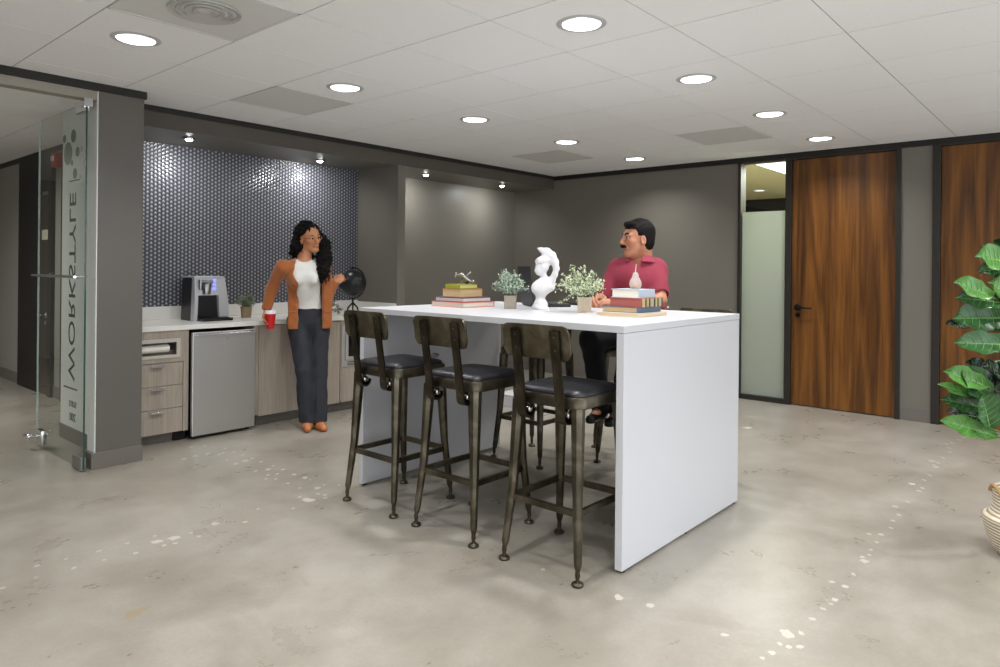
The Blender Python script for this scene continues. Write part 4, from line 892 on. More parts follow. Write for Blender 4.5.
# ---------------------------------------------------------------- smooth solid modelling (signed distance field -> one continuous mesh)
class SDF:
    def __init__(s, lo, hi, h):
        s.lo = np.array(lo, float); s.h = h; s.n = np.ceil((np.array(hi, float) - s.lo) / h).astype(int) + 1
        s.f = np.full(s.n, 0.25, np.float32)
    def _win(s, lo, hi, pad):
        a = np.maximum(0, np.floor((np.array(lo) - pad - s.lo) / s.h).astype(int)); b = np.minimum(s.n, np.ceil((np.array(hi) + pad - s.lo) / s.h).astype(int) + 1)
        if (b <= a).any(): return None
        sl = tuple(slice(i, j) for i, j in zip(a, b))
        g = np.meshgrid(*[s.lo[i] + s.h * np.arange(a[i], b[i]) for i in range(3)], indexing='ij')
        return sl, np.stack(g, -1).astype(np.float32)
    def _put(s, sl, d, k, mode):
        f = s.f[sl]
        if mode == 'add':
            if k > 0: h = np.clip(0.5 + 0.5 * (f - d) / k, 0, 1); s.f[sl] = f * (1 - h) + d * h - k * h * (1 - h)
            else: s.f[sl] = np.minimum(f, d)
        elif mode == 'sub':
            if k > 0: h = np.clip(0.5 - 0.5 * (f + d) / k, 0, 1); s.f[sl] = f * (1 - h) - d * h + k * h * (1 - h)
            else: s.f[sl] = np.maximum(f, -d)
    def cone(s, a, b, ra, rb, k=0.015, squash=None, mode='add'):
        """tapered limb from a to b; squash=(axis, factor) flattens it along an axis"""
        a, b = np.array(a, float), np.array(b, float); r = max(ra, rb); pad = k + 0.03
        w = s._win(np.minimum(a, b) - r, np.maximum(a, b) + r, pad)
        if w is None: return s
        sl, p = w
        if squash:
            ax = np.array(squash[0], float); ax /= np.linalg.norm(ax); q = 1 / squash[1] - 1
            p = p + ((p - a) @ ax)[..., None] * ax * q; b = b + ((b - a) @ ax) * ax * q
        ab = b - a; t = np.clip(((p - a) @ ab) / max(ab @ ab, 1e-9), 0, 1)
        d = np.linalg.norm(p - a - t[..., None] * ab, axis=-1) - (ra + (rb - ra) * t)
        s._put(sl, d.astype(np.float32), k, mode); return s
    def chain(s, pts, rs, k=0.015, squash=None):
        for i in range(len(pts) - 1): s.cone(pts[i], pts[i + 1], rs[i], rs[i + 1], k, squash)
        return s
    def ell(s, c, r, k=0.015, rot=None, mode='add'):
        c = np.array(c, float); r = np.array(r, float); m = r.max(); w = s._win(c - m, c + m, k + 0.03)
        if w is None: return s
        sl, p = w; q = p - c
        if rot is not None: q = q @ np.array(rot, float)          # columns of rot are the ellipsoid axes
        k0 = np.linalg.norm(q / r, axis=-1); k1 = np.linalg.norm(q / (r * r), axis=-1); d = k0 * (k0 - 1) / np.maximum(k1, 1e-6)
        s._put(sl, d.astype(np.float32), k, mode); return s
    def box(s, c, half, rad=0.0, k=0.01, rot=None, mode='add'):
        c = np.array(c, float); half = np.array(half, float); m = np.linalg.norm(half); w = s._win(c - m, c + m, k + 0.02)
        if w is None: return s
        sl, p = w; q = p - c
        if rot is not None: q = q @ np.array(rot, float)
        q = np.abs(q) - (half - rad); d = np.linalg.norm(np.maximum(q, 0), axis=-1) + np.minimum(q.max(-1), 0) - rad
        s._put(sl, d.astype(np.float32), k, mode); return s
    def plane(s, pt, nrm, k=0.0):
        """cut away everything on the side the normal points to"""
        g = np.meshgrid(*[s.lo[i] + s.h * np.arange(s.n[i]) for i in range(3)], indexing='ij')
        n = np.array(nrm, float); n /= np.linalg.norm(n); d = sum((g[i] - pt[i]) * n[i] for i in range(3)).astype(np.float32)
        s.f = np.maximum(s.f, d); return s
    def wrinkle(s, amp, scale, seed=0, stretch=(1, 1, 1)):
        rnd = np.random.RandomState(seed); g = np.meshgrid(*[(s.lo[i] + s.h * np.arange(s.n[i])) for i in range(3)], indexing='ij', sparse=True)
        v = np.zeros(s.n, np.float32)
        for _ in range(5):
            w = rnd.randn(3) * scale * np.array(stretch); ph = rnd.rand() * 6.28
            v += np.sin(w[0] * g[0] + w[1] * g[1] + w[2] * g[2] + ph).astype(np.float32)
        s.f = s.f + amp * v / 2.5; return s
    def mesh(s, name, m, parent=None, org=(0, 0, 0)):
        """naive surface nets"""
        f = s.f; neg = f < 0; n = f.shape
        c = [f[i:n[0] - 1 + i, j:n[1] - 1 + j, k:n[2] - 1 + k] for i in (0, 1) for j in (0, 1) for k in (0, 1)]
        sg = sum((x < 0).astype(np.int8) for x in c); act = (sg > 0) & (sg < 8); idx = -np.ones(act.shape, np.int64); ids = np.argwhere(act); idx[act] = np.arange(len(ids))
        cv_ = np.stack([x[act] for x in c], -1).astype(float); cor = np.array([(i, j, k) for i in (0, 1) for j in (0, 1) for k in (0, 1)], float)
        acc = np.zeros((len(ids), 3)); cnt = np.zeros(len(ids))
        for a in range(8):
            for b in range(a + 1, 8):
                if np.abs(cor[a] - cor[b]).sum() != 1: continue
                va, vb = cv_[:, a], cv_[:, b]; cr = (va < 0) != (vb < 0); t = np.where(cr, va / np.where(cr, va - vb, 1), 0)
                acc += np.where(cr[:, None], cor[a] + t[:, None] * (cor[b] - cor[a]), 0); cnt += cr
        V = s.lo + s.h * (ids + acc / cnt[:, None]) - np.array(org); F = []
        for ax in range(3):
            o = [(1, 2), (2, 0), (0, 1)][ax]; sh = list(n); sh[ax] -= 1
            A = neg[tuple(slice(0, n[i] - 1) if i == ax else slice(1, n[i] - 1) for i in range(3))]; B = neg[tuple(slice(1, n[i]) if i == ax else slice(1, n[i] - 1) for i in range(3))]
            e = np.argwhere(A != B); fl = A[A != B]
            base = e.copy()
            for i in range(3):
                if i != ax: base[:, i] += 1
            def at(du, dv):
                q = base.copy(); q[:, o[0]] -= du; q[:, o[1]] -= dv; return idx[q[:, 0], q[:, 1], q[:, 2]]
            quad = np.stack([at(0, 0), at(1, 0), at(1, 1), at(0, 1)], -1); quad[~fl] = quad[~fl][:, ::-1]; F.append(quad)
        F = np.concatenate(F); F = F[(F >= 0).all(1)]
        me = bpy.data.meshes.new(name); me.from_pydata(V.tolist(), [], F.tolist()); me.update()
        return link_mesh(name, me, m, parent, True, 180)

def unit(v): v = np.array(v, float); return v / np.linalg.norm(v)
def frame(fwd, up=(0, 0, 1)):
    """columns: right-hand side of the figure's own left, forward, up -> (left, fwd, up)"""
    f = unit(fwd); l = unit(np.cross(up, f)); u = np.cross(f, l); return np.stack([l, f, u], 1)
def V(px, py, depth):
    """point on the sight line of a photo pixel at a measured distance into the room"""
    return Vector((0, 0, HC)) + ray(px, py) * depth
def A(v): return np.array(v, float)

def skin_mat(name, c):
    return mat(name, c, 0.48, sss=0.12, bump=(90, 0.03, 0.05))
def rnd_tubes(b, fn, n, rad, seed): 
    rnd = random.Random(seed)
    for _ in range(n): b.tube(fn(rnd), rad, 5)

def hand(S, wrist, d, n, s, curl, sc=1.0, thumb=(0.5, 0.8, 0.2), tcurl=0.5):
    """palm, four unequal curled fingers and a thumb leaving the side of the palm. d: finger direction, n: side they curl to, s: thumb side"""
    w = A(wrist); d = unit(d); n = unit(n - np.dot(n, d) * d) if True else n; s = unit(s - np.dot(s, d) * d - np.dot(s, n) * n); tips = []
    S.ell(w + d * 0.045 * sc, np.array([0.050, 0.040, 0.016]) * sc, 0.01, np.stack([d, s, n], 1))
    S.cone(w, w + d * 0.03 * sc, 0.022 * sc, 0.022 * sc, 0.012, (n, 0.75))
    for i in range(4):
        L = [0.070, 0.079, 0.073, 0.057][i] * sc; p = w + (d * (0.082 - 0.004 * abs(i - 1)) + s * (0.030 - 0.020 * i)) * sc; a = curl[0] + 0.05 * i; r = [0.0088, 0.009, 0.0086, 0.0076][i] * sc
        S.cone(w + (d * 0.04 + s * (0.022 - 0.015 * i)) * sc, p, 0.012 * sc, r * 1.05, 0.006)
        for j, f in enumerate((0.45, 0.30, 0.25)):
            v = d * math.cos(a) + n * math.sin(a); q = p + v * L * f; S.cone(p, q, r * (1 - 0.08 * j), r * (0.94 - 0.08 * j), 0.003); p = q; a += curl[1]
        tips.append(p)
    p = w + (d * 0.022 + s * 0.030) * sc; v = unit(d * thumb[0] + s * thumb[1] + n * thumb[2]); S.cone(w + d * 0.015 * sc, p, 0.018 * sc, 0.0125 * sc, 0.01)
    for j, L in enumerate((0.038, 0.032, 0.026)):
        q = p + v * L * sc; S.cone(p, q, 0.0115 * sc * (1 - 0.08 * j), 0.0105 * sc * (1 - 0.08 * j), 0.004); p = q; v = unit(v + (n * tcurl + d * 0.35) * 0.8)
    return tips

def head(S, c, M, sc, female):
    """M columns: left, forward, up"""
    c = A(c); L = lambda x, y, z: c + M @ (np.array([x, y, z]) * sc); R3 = lambda *r: np.array(r) * sc
    S.ell(L(0, -0.012, 0.034), R3(0.077, 0.094, 0.084), 0.02, M); S.ell(L(0, 0.030, -0.022), R3(0.060, 0.058, 0.076), 0.03, M)
    jw = 0.050 if not female else 0.043
    for e in (-1, 1):
        S.cone(L(e * jw, 0.005, -0.060), L(e * 0.016, 0.066, -0.096), 0.021 * sc, 0.018 * sc, 0.03); S.ell(L(e * 0.040, 0.058, -0.020), R3(0.022, 0.020, 0.018), 0.02, M)
        S.ell(L(e * 0.079, -0.002, -0.016), R3(0.009, 0.018, 0.031), 0.006, M); S.ell(L(e * 0.086, 0.002, -0.012), R3(0.006, 0.009, 0.017), 0.004, M, 'sub')
        S.ell(L(e * 0.011, 0.100, -0.034), R3(0.010, 0.011, 0.008), 0.006, M)
    S.ell(L(0, 0.074, -0.099), R3(0.021, 0.016, 0.017), 0.02, M); S.ell(L(0, 0.074, 0.022), R3(0.050, 0.020, 0.014), 0.02, M)
    S.cone(L(0, 0.088, 0.014), L(0, 0.110, -0.028), 0.008 * sc, 0.012 * sc, 0.010)
    S.ell(L(0, 0.086, -0.057), R3(0.026, 0.014, 0.014), 0.014, M)
    for e in (-1, 1): S.ell(L(e * 0.032, 0.098, 0.004), R3(0.017, 0.016, 0.010), 0.010, M, 'sub')
    return L

def face_parts(body, L, M, sc, org, iris, brow_mat, lip_mat, smile=0.0, brow_r=0.0035, gaze=(0, 1, 0)):
    o = Vector(org); Mm = Matrix([[M[i][j] for j in range(3)] for i in range(3)])
    W = lambda x, y, z: Vector(L(x, y, z)) - o
    for e in (-1, 1):
        b = MB(); b.ball(W(e * 0.031, 0.0785, 0.004), 0.0112 * sc, 1, 1, 0.75, n=16); ey = b.build('eye', M_EYE, body, True)
        b = MB(); b.ball(W(e * 0.031 + gaze[0] * 0.008, 0.0855, 0.004 + gaze[2] * 0.004), 0.0076 * sc, n=12); b.build('iris', iris, ey, True)
        b = MB(); b.tube([W(e * (0.015 + 0.034 * k / 4), 0.093 - 0.014 * (k / 4) ** 2, 0.024 + 0.006 * math.sin(PI * k / 5)) for k in range(5)], [brow_r * sc * q for q in (0.8, 1.1, 1.1, 0.9, 0.5)], 6, flat=0.7); b.build('eyebrow', brow_mat, body, True)
    up = [W(x, (0.0965 if smile else 0.0945) - abs(x) * 0.30, (-0.0505 if smile else -0.0545) + smile * (abs(x) / 0.026) ** 2) for x in (-0.026, -0.014, 0, 0.014, 0.026)]; lo = [W(x, (0.0945 if smile else 0.0930) - abs(x) * 0.32, -0.0640 - 0.3 * smile + 1.3 * smile * (abs(x) / 0.026) ** 2) for x in (-0.024, -0.013, 0, 0.013, 0.024)]
    b = MB(); b.tube(up, [0.0015, 0.0034, 0.0036, 0.0034, 0.0015], 8); b.tube(lo, [0.0015, 0.0040, 0.0044, 0.0040, 0.0015], 8); b.build('lips', lip_mat, body, True)

M_EYE = mat('eye_white', rgb(186, 176, 168), 0.2, bump=(20, 0, 0.01)); M_IRIS = mat('dark_iris', rgb(38, 24, 16), 0.1); M_BLACKHAIR = mat('black_hair', rgb(15, 12, 11), 0.65, spec=0.18, bump=(160, 0.25, 0.2)); M_TEETH = mat('teeth', rgb(235, 230, 222), 0.3)

# ================================================================ the woman beside the counter
SKW = skin_mat('woman_skin', rgb(188, 128, 92)); M_CARD = mat('rust_knit', rgb(164, 94, 46), 0.85, bump=(140, 0.35, 0.10), sheen=0.3); M_TEE = mat('white_cotton', rgb(226, 224, 220), 0.8, bump=(60, 0.08, 0.02)); M_NAVY = mat('charcoal_trousers', rgb(40, 42, 50), 0.75, bump=(120, 0.1, 0.06)); M_TAN = mat('tan_suede', rgb(176, 104, 52), 0.6)
hc = A(P(309.5, 237.5, 0, -4.87)); nb = A(P(304.5, 257.5, 0, -4.895)); shR = A(P(282, 267, 0, -4.91)); shL = A(P(324, 266, 0, -4.87)); wa = A(P(307.5, 302, 0, -4.95)); pe = A(P(308.5, 320, 0, -4.96))
elR = A(P(272, 288, 0, -5.05)); wrR = A(P(266.5, 309, 0, -5.075)); elL = A(P(327, 297, 0, -4.90)); wrL = A(P(335, 282.5, 0, -4.85))
fw = unit((0.90, -0.43, 0)); lf = unit(np.cross((0, 0, 1), fw)); upv = np.array([0, 0, 1.0])
hpR = pe - lf * 0.085 - upv * 0.01; hpL = pe + lf * 0.085 - upv * 0.01
knR = A(P(304, 371, 0, -4.86)); knL = A(P(319, 374, 0, -4.83)); anR = A(P(307, 420, 0, -4.84)); anL = A(P(319, 421, 0, -4.78)); anR[2] = 0.085; anL[2] = 0.085
worg = (-4.78, 3.21, 0.0)
W = thing('person', 'woman in a rust cardigan, white top and dark trousers leaning beside the counter', 'person', worg)
Hs = 0.98; Mh = frame((0.985, 0.02, -0.13), (-0.02, -0.17, 1))
S = SDF((-5.25, 2.72, -0.01), (-4.55, 3.62, 1.74), 0.0045)
Lw = head(S, hc, Mh, Hs, True)
S.cone(Lw(0, -0.025, -0.06), nb - fw * 0.01, 0.046, 0.050, 0.03); S.cone(nb - upv * 0.01, (shR + shL) / 2 + upv * 0.0, 0.05, 0.06, 0.03)
ch = (shR + shL) / 2 - upv * 0.10
S.cone(shR + lf * 0.02, shL - lf * 0.02, 0.038, 0.038, 0.03); S.cone(ch + upv * 0.03, wa, 0.125, 0.092, 0.03, (fw, 0.72)); S.cone(wa, pe, 0.095, 0.125, 0.03, (fw, 0.78))
for a, b_, c_ in ((shR, elR, wrR), (shL, elL, wrL)): S.chain([a, b_, c_], [0.042, 0.033, 0.024], 0.012)
for a, b_, c_, f_ in ((hpR, knR, anR, -1), (hpL, knL, anL, 1)):
    S.chain([a, b_, c_], [0.080, 0.052, 0.034], 0.015); ft = unit(fw + lf * 0.10 * f_); S.cone(c_ - upv * 0.04 - ft * 0.02, c_ * [1, 1, 0] + upv * 0.028 + ft * 0.15, 0.032, 0.022, 0.02)
# right hand closes on the cup, left hand raised towards the globe
cupc = A(P(270.5, 318, 0, -5.035)); cupd = unit((cupc - wrR) * [1, 1, 0])
hd = unit((wrR - elR)); tR = hand(S, wrR + hd * 0.01, unit(np.array([0.10, -0.30, -0.90])), unit(np.array([0.75, 0.60, 0.0])), unit(np.array([0.45, 0.85, 0.1])), (0.35, 0.50), 0.90, (0.6, 0.55, 0.5), 0.3)
tL = hand(S, wrL, unit(np.array([0.12, 0.80, 0.60])), unit(np.array([-0.75, 0.45, -0.50])), unit(np.array([0.45, 0.1, 0.88])), (0.65, 0.75), 0.95, (0.7, 0.5, 0.6), 0.5)
body = S.mesh('body', SKW, W, worg)
face_parts(body, Lw, Mh, Hs, worg, M_IRIS, M_BLACKHAIR, mat('rose_lips', rgb(168, 96, 82), 0.4), 0.007, 0.003)
o = Vector(worg); WW = lambda x, y, z: Vector(Lw(x, y, z)) - o
b = MB(); b.tube([WW(x, 0.0965 - abs(x) * 0.32, -0.0570 + 0.008 * (abs(x) / 0.026) ** 2) for x in (-0.020, -0.010, 0, 0.010, 0.020)], [0.003, 0.0050, 0.0055, 0.0050, 0.003], 8, flat=0.9); b.build('teeth', M_TEETH, body, True)
b = MB()
for e in (-1, 1):
    b.tube([WW(e * 0.033 + 0.021 * math.cos(a), 0.104 - 0.25 * abs(e * 0.033 + 0.021 * math.cos(a)) * 0.6, 0.003 + 0.017 * math.sin(a)) for a in [2 * PI * k / 16 for k in range(17)]], 0.0016, 6); b.tube([WW(e * 0.055, 0.092, 0.008), WW(e * 0.074, 0.05, 0.010), WW(e * 0.082, 0.0, 0.006)], 0.0016, 6)
b.tube([WW(-0.012, 0.103, 0.008), WW(0, 0.106, 0.010), WW(0.012, 0.103, 0.008)], 0.0016, 6); b.build('glasses', mat('gold_wire', rgb(206, 160, 110), 0.25, 1.0), W, True)
# white top
S = SDF((-5.15, 2.85, 0.88), (-4.70, 3.48, 1.42), 0.0045)
S.cone(ch + upv * 0.035, wa, 0.134, 0.103, 0.03, (fw, 0.75)); S.cone(wa, pe - upv * 0.01, 0.104, 0.134, 0.03, (fw, 0.78)); S.cone(shR + lf * 0.03, shL - lf * 0.03, 0.043, 0.043, 0.03)
for e in (-1, 1): S.ell(ch + lf * 0.062 * e + fw * 0.072 + upv * 0.0, (0.050, 0.042, 0.055), 0.035)
S.wrinkle(0.0012, 45, 3, (1, 1, 2.0)); S.plane(nb + fw * 0.055 - upv * 0.030, unit(fw * 0.55 + upv)); S.plane((0, 0, 0.958), (0, 0, -1)); S.mesh('top', M_TEE, W, worg)
# trousers
S = SDF((-5.20, 2.92, 0.04), (-4.62, 3.50, 1.01), 0.0045)
S.cone(wa - upv * 0.02, pe, 0.104, 0.134, 0.03, (fw, 0.80))
for a, b_, c_ in ((hpR, knR, anR), (hpL, knL, anL)): S.chain([a, b_, c_ + fw * 0.012 - upv * 0.03], [0.090, 0.066, 0.064], 0.02)
S.wrinkle(0.003, 38, 11, (1.2, 1.2, 1.0)); S.plane((0, 0, 0.985), (0, 0, 1)); S.plane((0, 0, 0.055), (0, 0, -1)); S.mesh('trousers', M_NAVY, W, worg)
# open cardigan with long sleeves
S = SDF((-5.26, 2.70, 0.76), (-4.66, 3.60, 1.44), 0.0045)
S.cone(ch + upv * 0.035, wa, 0.150, 0.128, 0.03, (fw, 0.80)); S.cone(wa, pe - upv * 0.05, 0.134, 0.168, 0.03, (fw, 0.84)); S.cone(shR + lf * 0.02, shL - lf * 0.02, 0.052, 0.052, 0.03); S.cone(nb - fw * 0.03, nb - fw * 0.03 - upv * 0.05, 0.062, 0.08, 0.02)
for e in (-1, 1): S.ell(ch + lf * 0.075 * e + fw * 0.07, (0.052, 0.052, 0.065), 0.03)
wrL2 = elL + (wrL - elL) * 0.92; wrR2 = elR + (wrR - elR) * 0.90
S.chain([shR, elR, wrR2], [0.056, 0.048, 0.038], 0.02); S.chain([shL, elL, wrL2], [0.056, 0.048, 0.038], 0.02)
Mc = frame(fw); mid = (shR + shL) / 2; fc = A(P(308.5, 290, 0, -4.95)); fc = pe + upv * 0.2
S.box(fc + fw * 0.22 + upv * 0.10 - lf * 0.005, (0.106, 0.20, 0.50), 0.01, 0.012, Mc, 'sub')
for e in (-1, 1): S.box(pe + lf * (0.137 * e) + fw * 0.10 + upv * 0.12, (0.038, 0.016, 0.19), 0.012, 0.02, Mc); S.cone(nb + fw * 0.03 + upv * 0.03, nb + fw * 0.10 - upv * 0.12, 0.055, 0.10, 0.01, None, 'sub')
S.cone(wrR2, wrR2 + unit(wrR - elR) * 0.06, 0.024, 0.030, 0.004, None, 'sub'); S.cone(wrL2, wrL2 + unit(wrL - elL) * 0.06, 0.024, 0.030, 0.004, None, 'sub')
S.wrinkle(0.0028, 48, 21, (1, 1, 0.9)); S.plane((0, 0, 0.800), (0, 0, -1)); S.mesh('cardigan', M_CARD, W, worg)
for e in (-1, 1):
    c0 = pe + lf * 0.140 * e + fw * 0.117 + upv * 0.075; b = MB(); b.rbox(Vector(c0) - o, (0.062, 0.010, 0.014), math.atan2(lf[1], lf[0]), 0.004); b.build('pocket_band', M_CARD, W)
# shoes
for c_, f_ in ((anR, -1), (anL, 1)):
    ft = unit(fw + lf * 0.10 * f_); g0 = c_ * [1, 1, 0]; S = SDF(g0 - [0.22, 0.22, 0.0], g0 + [0.22, 0.22, 0.12], 0.004)
    S.cone(g0 - ft * 0.045 + upv * 0.030, g0 + ft * 0.06 + upv * 0.030, 0.036, 0.040, 0.02, (upv, 0.8)); S.cone(g0 + ft * 0.06 + upv * 0.028, g0 + ft * 0.150 + upv * 0.022, 0.040, 0.026, 0.02, (upv, 0.85))
    S.ell(g0 + ft * 0.02 + upv * 0.078, (0.04, 0.05, 0.045), 0.01, frame(ft), 'sub'); S.plane((0, 0, 0.004), (0, 0, -1)); S.mesh('shoe', M_TAN, W, worg)
# long curly black hair
S = SDF(tuple(hc - [0.26, 0.30, 0.42]), tuple(hc + [0.26, 0.34, 0.20]), 0.0045); Lh = lambda x, y, z: hc + Mh @ (np.array([x, y, z]) * Hs)
S.ell(Lh(0, -0.034, 0.040), (0.098, 0.104, 0.098), 0.02, Mh); S.ell(Lh(0, -0.055, -0.03), (0.102, 0.085, 0.11), 0.03, Mh)
S.box(Lh(0, 0.10, -0.035), (0.060, 0.075, 0.098), 0.04, 0.02, Mh, 'sub'); S.ell(Lh(-0.078, 0.050, -0.020), (0.040, 0.070, 0.060), 0.02, Mh, 'sub'); S.ell(Lh(-0.100, 0.0, -0.012), (0.030, 0.034, 0.042), 0.01, Mh, 'sub')
hairR = [Lh(-0.060, -0.055, -0.02), A(V(296, 246, (P(296, 246, 0, -4.93) - Vector((0, 0, HC))).dot(CD))), A(P(292, 253, 0, -4.96))]
S.chain(hairR, [0.050, 0.042, 0.026], 0.03)
hairL = [Lh(0.062, -0.01, 0.02), A(P(323, 244, 0, -4.87)), A(P(324.5, 258, 0, -4.82)), A(P(323, 270, 0, -4.78)), A(P(322, 279, 0, -4.78))]
S.chain(hairL, [0.050, 0.056, 0.060, 0.050, 0.026], 0.03); S.chain([Lh(0, -0.08, -0.02), nb - fw * 0.08, nb - fw * 0.09 - upv * 0.10], [0.08, 0.08, 0.05], 0.03)
S.wrinkle(0.0055, 95, 5); S.wrinkle(0.003, 190, 6); hair = S.mesh('hair', M_BLACKHAIR, W, worg)
b = MB(); rnd = random.Random(4)
for k in range(150):
    side = hairL if rnd.random() < 0.62 else hairR; t0 = rnd.random() * (len(side) - 1.6); i = int(t0); q = side[i] + (side[i + 1] - side[i]) * (t0 - i); off = np.array([rnd.gauss(0, 1) for _ in range(3)]); off = unit(off) * (0.046 + 0.012 * rnd.random()); off[2] *= 0.5; p0 = q + off
    if side is hairR and t0 > 0.9: continue
    if side is hairL and off @ np.array([0.5, -0.85, 0]) > 0.03 and p0[2] > hc[2] - 0.03: continue
    pts = []; ph = rnd.random() * 6; L_ = 0.05 + 0.05 * rnd.random()
    for j in range(13): a = ph + j * 0.95; pts.append(Vector(p0) - o + Vector((0.007 * math.cos(a), 0.007 * math.sin(a), -L_ * j / 12)))
    b.tube(pts, 0.0022, 4)
b.build('curls', M_BLACKHAIR, hair, True)

# red paper cup with white lid, held against the counter edge
t = thing('paper_cup', 'red takeaway cup with a white lid held by the woman at the counter edge', 'cup', (cupc[0], cupc[1], 0.806))
b = MB(); b.lathe([(0.001, 0.0), (0.028, 0.0), (0.029, 0.004), (0.041, 0.118), (0.0415, 0.122), (0.001, 0.122)], n=32); b.build('cup', mat('cup_red', rgb(200, 26, 30), 0.5), t, True)
b = MB(); b.lathe([(0.001, 0.119), (0.0435, 0.119), (0.045, 0.124), (0.043, 0.130), (0.040, 0.134), (0.039, 0.146), (0.035, 0.149), (0.033, 0.143), (0.001, 0.143)], n=32); b.build('lid', mat('lid_white', rgb(232, 232, 234), 0.4), t, True)

# ================================================================ the man seated behind the table
SKM = skin_mat('man_skin', rgb(186, 128, 98)); M_POLO = mat('red_polo', rgb(142, 48, 66), 0.8, bump=(150, 0.1, 0.05)); M_DK = mat('black_trousers', rgb(24, 25, 30), 0.8); M_SHOE = mat('black_shoe', rgb(22, 20, 20), 0.35)
YM = 4.10
hcm = A(P(638.3, 238.2, 1, 4.08)); fm = unit((0.13, -0.99, 0)); lm = unit(np.cross((0, 0, 1), fm))
nbm = A(P(642, 262, 1, 4.12)); sR = A(P(618, 276, 1, 4.06)); sL = A(P(656, 276, 1, 4.15)); sR[2] = sL[2] = 1.305
pel = np.array([-2.375, 4.22, 0.885]); wst = np.array([-2.375, 4.19, 1.02])
eR = A(P(603, 302, 1, 3.96)); eL = A(P(660, 305, 1, 4.04)); eR[2] = 1.11; eL[2] = 1.11
wR = A(P(594.5, 300, 1, 3.80)); wL = A(P(617, 300, 1, 3.78)); wR[2] = 1.10; wL[2] = 1.098
morg = (-2.37, 4.20, 0.0)
Mn = thing('person', 'man with dark hair and moustache in a red polo shirt seated behind the table', 'person', morg)
Sc = 1.07; Mhm = frame((-0.62, -0.78, -0.03), (0.03, 0, 1))
S = SDF((-3.00, 3.48, 0.02), (-2.00, 4.50, 1.74), 0.005)
Lm = head(S, hcm, Mhm, Sc, False)
S.cone(Lm(0, -0.030, -0.06), nbm - fm * 0.0, 0.062, 0.066, 0.03); S.ell(Lm(0, 0.035, -0.098), (0.045, 0.04, 0.03), 0.03, Mhm)
chm = (sR + sL) / 2 - upv * 0.10
S.cone(sR, sL, 0.055, 0.055, 0.03); S.cone(chm, wst, 0.165, 0.155, 0.04, (fm, 0.72)); S.cone(wst, pel, 0.155, 0.16, 0.03, (fm, 0.80))
S.chain([sR, eR, wR], [0.055, 0.044, 0.030], 0.012); S.chain([sL, eL, wL], [0.055, 0.044, 0.030], 0.012)
kR = np.array([-2.55, 3.86, 0.84]); kL = np.array([-2.24, 3.84, 0.84]); aR = np.array([-2.58, 4.02, 0.36]); aL = np.array([-2.46, 4.06, 0.35])
hR = pel - lm * 0.09 - upv * 0.01; hL = pel + lm * 0.09 - upv * 0.01
for a, b_, c_ in ((hR, kR, aR), (hL, kL, aL)): S.chain([a, b_, c_], [0.085, 0.060, 0.042], 0.02); S.cone(c_, c_ + fm * 0.13 - upv * 0.05, 0.036, 0.028, 0.02)
hand(S, wR, unit(np.array([0.35, -0.80, 0.05])), unit(np.array([0.5, 0.1, -0.85])), unit(np.array([0.85, 0.1, 0.3])), (0.45, 0.55), 1.0, (0.6, 0.5, 0.2), 0.4)
hand(S, wL, unit(np.array([-0.78, -0.60, 0.05])), unit(np.array([-0.1, 0.2, -0.97])), unit(np.array([-0.45, 0.8, 0.25])), (0.40, 0.50), 1.05, (0.6, 0.6, 0.1), 0.4)
S.box((-2.45, 4.30, 0.69), (0.21, 0.21, 0.112), 0.01, 0.01, None, 'sub'); bodym = S.mesh('body', SKM, Mn, morg)
face_parts(bodym, Lm, Mhm, Sc, morg, M_IRIS, M_BLACKHAIR, mat('man_lips', rgb(158, 96, 84), 0.5), 0.0, 0.0048)
om = Vector(morg); WM = lambda x, y, z: Vector(Lm(x, y, z)) - om
S = SDF(tuple(hcm - [0.2, 0.2, 0.16]), tuple(hcm + [0.2, 0.2, 0.2]), 0.004)
S.ell(Lm(0, -0.012, 0.038), np.array((0.081, 0.097, 0.087)) * Sc, 0.02, Mhm); S.ell(Lm(0, -0.038, -0.015), np.array((0.077, 0.062, 0.083)) * Sc, 0.02, Mhm); S.cone(Lm(-0.04, 0.058, 0.088), Lm(0.05, 0.060, 0.086), 0.020 * Sc, 0.018 * Sc, 0.02)
S.box(Lm(0, 0.092, -0.030), (0.12, 0.062, 0.092), 0.02, 0.01, Mhm, 'sub'); 
for e in (-1, 1): S.ell(Lm(e * 0.085, 0.012, -0.030), np.array((0.03, 0.040, 0.048)) * Sc, 0.008, Mhm, 'sub')
S.plane(Lm(0, -0.03, -0.070), Mhm @ np.array([0, 0.25, -1])); S.wrinkle(0.0016, 170, 8); S.mesh('hair', M_BLACKHAIR, Mn, morg)
b = MB(); b.tube([WM(x, 0.106 - 0.35 * abs(x), -0.047 - 7.5 * x * x) for x in (-0.034, -0.024, -0.012, 0, 0.012, 0.024, 0.034)], [0.006, 0.011, 0.0135, 0.012, 0.0135, 0.011, 0.006], 10); b.build('moustache', M_BLACKHAIR, Mn, True)
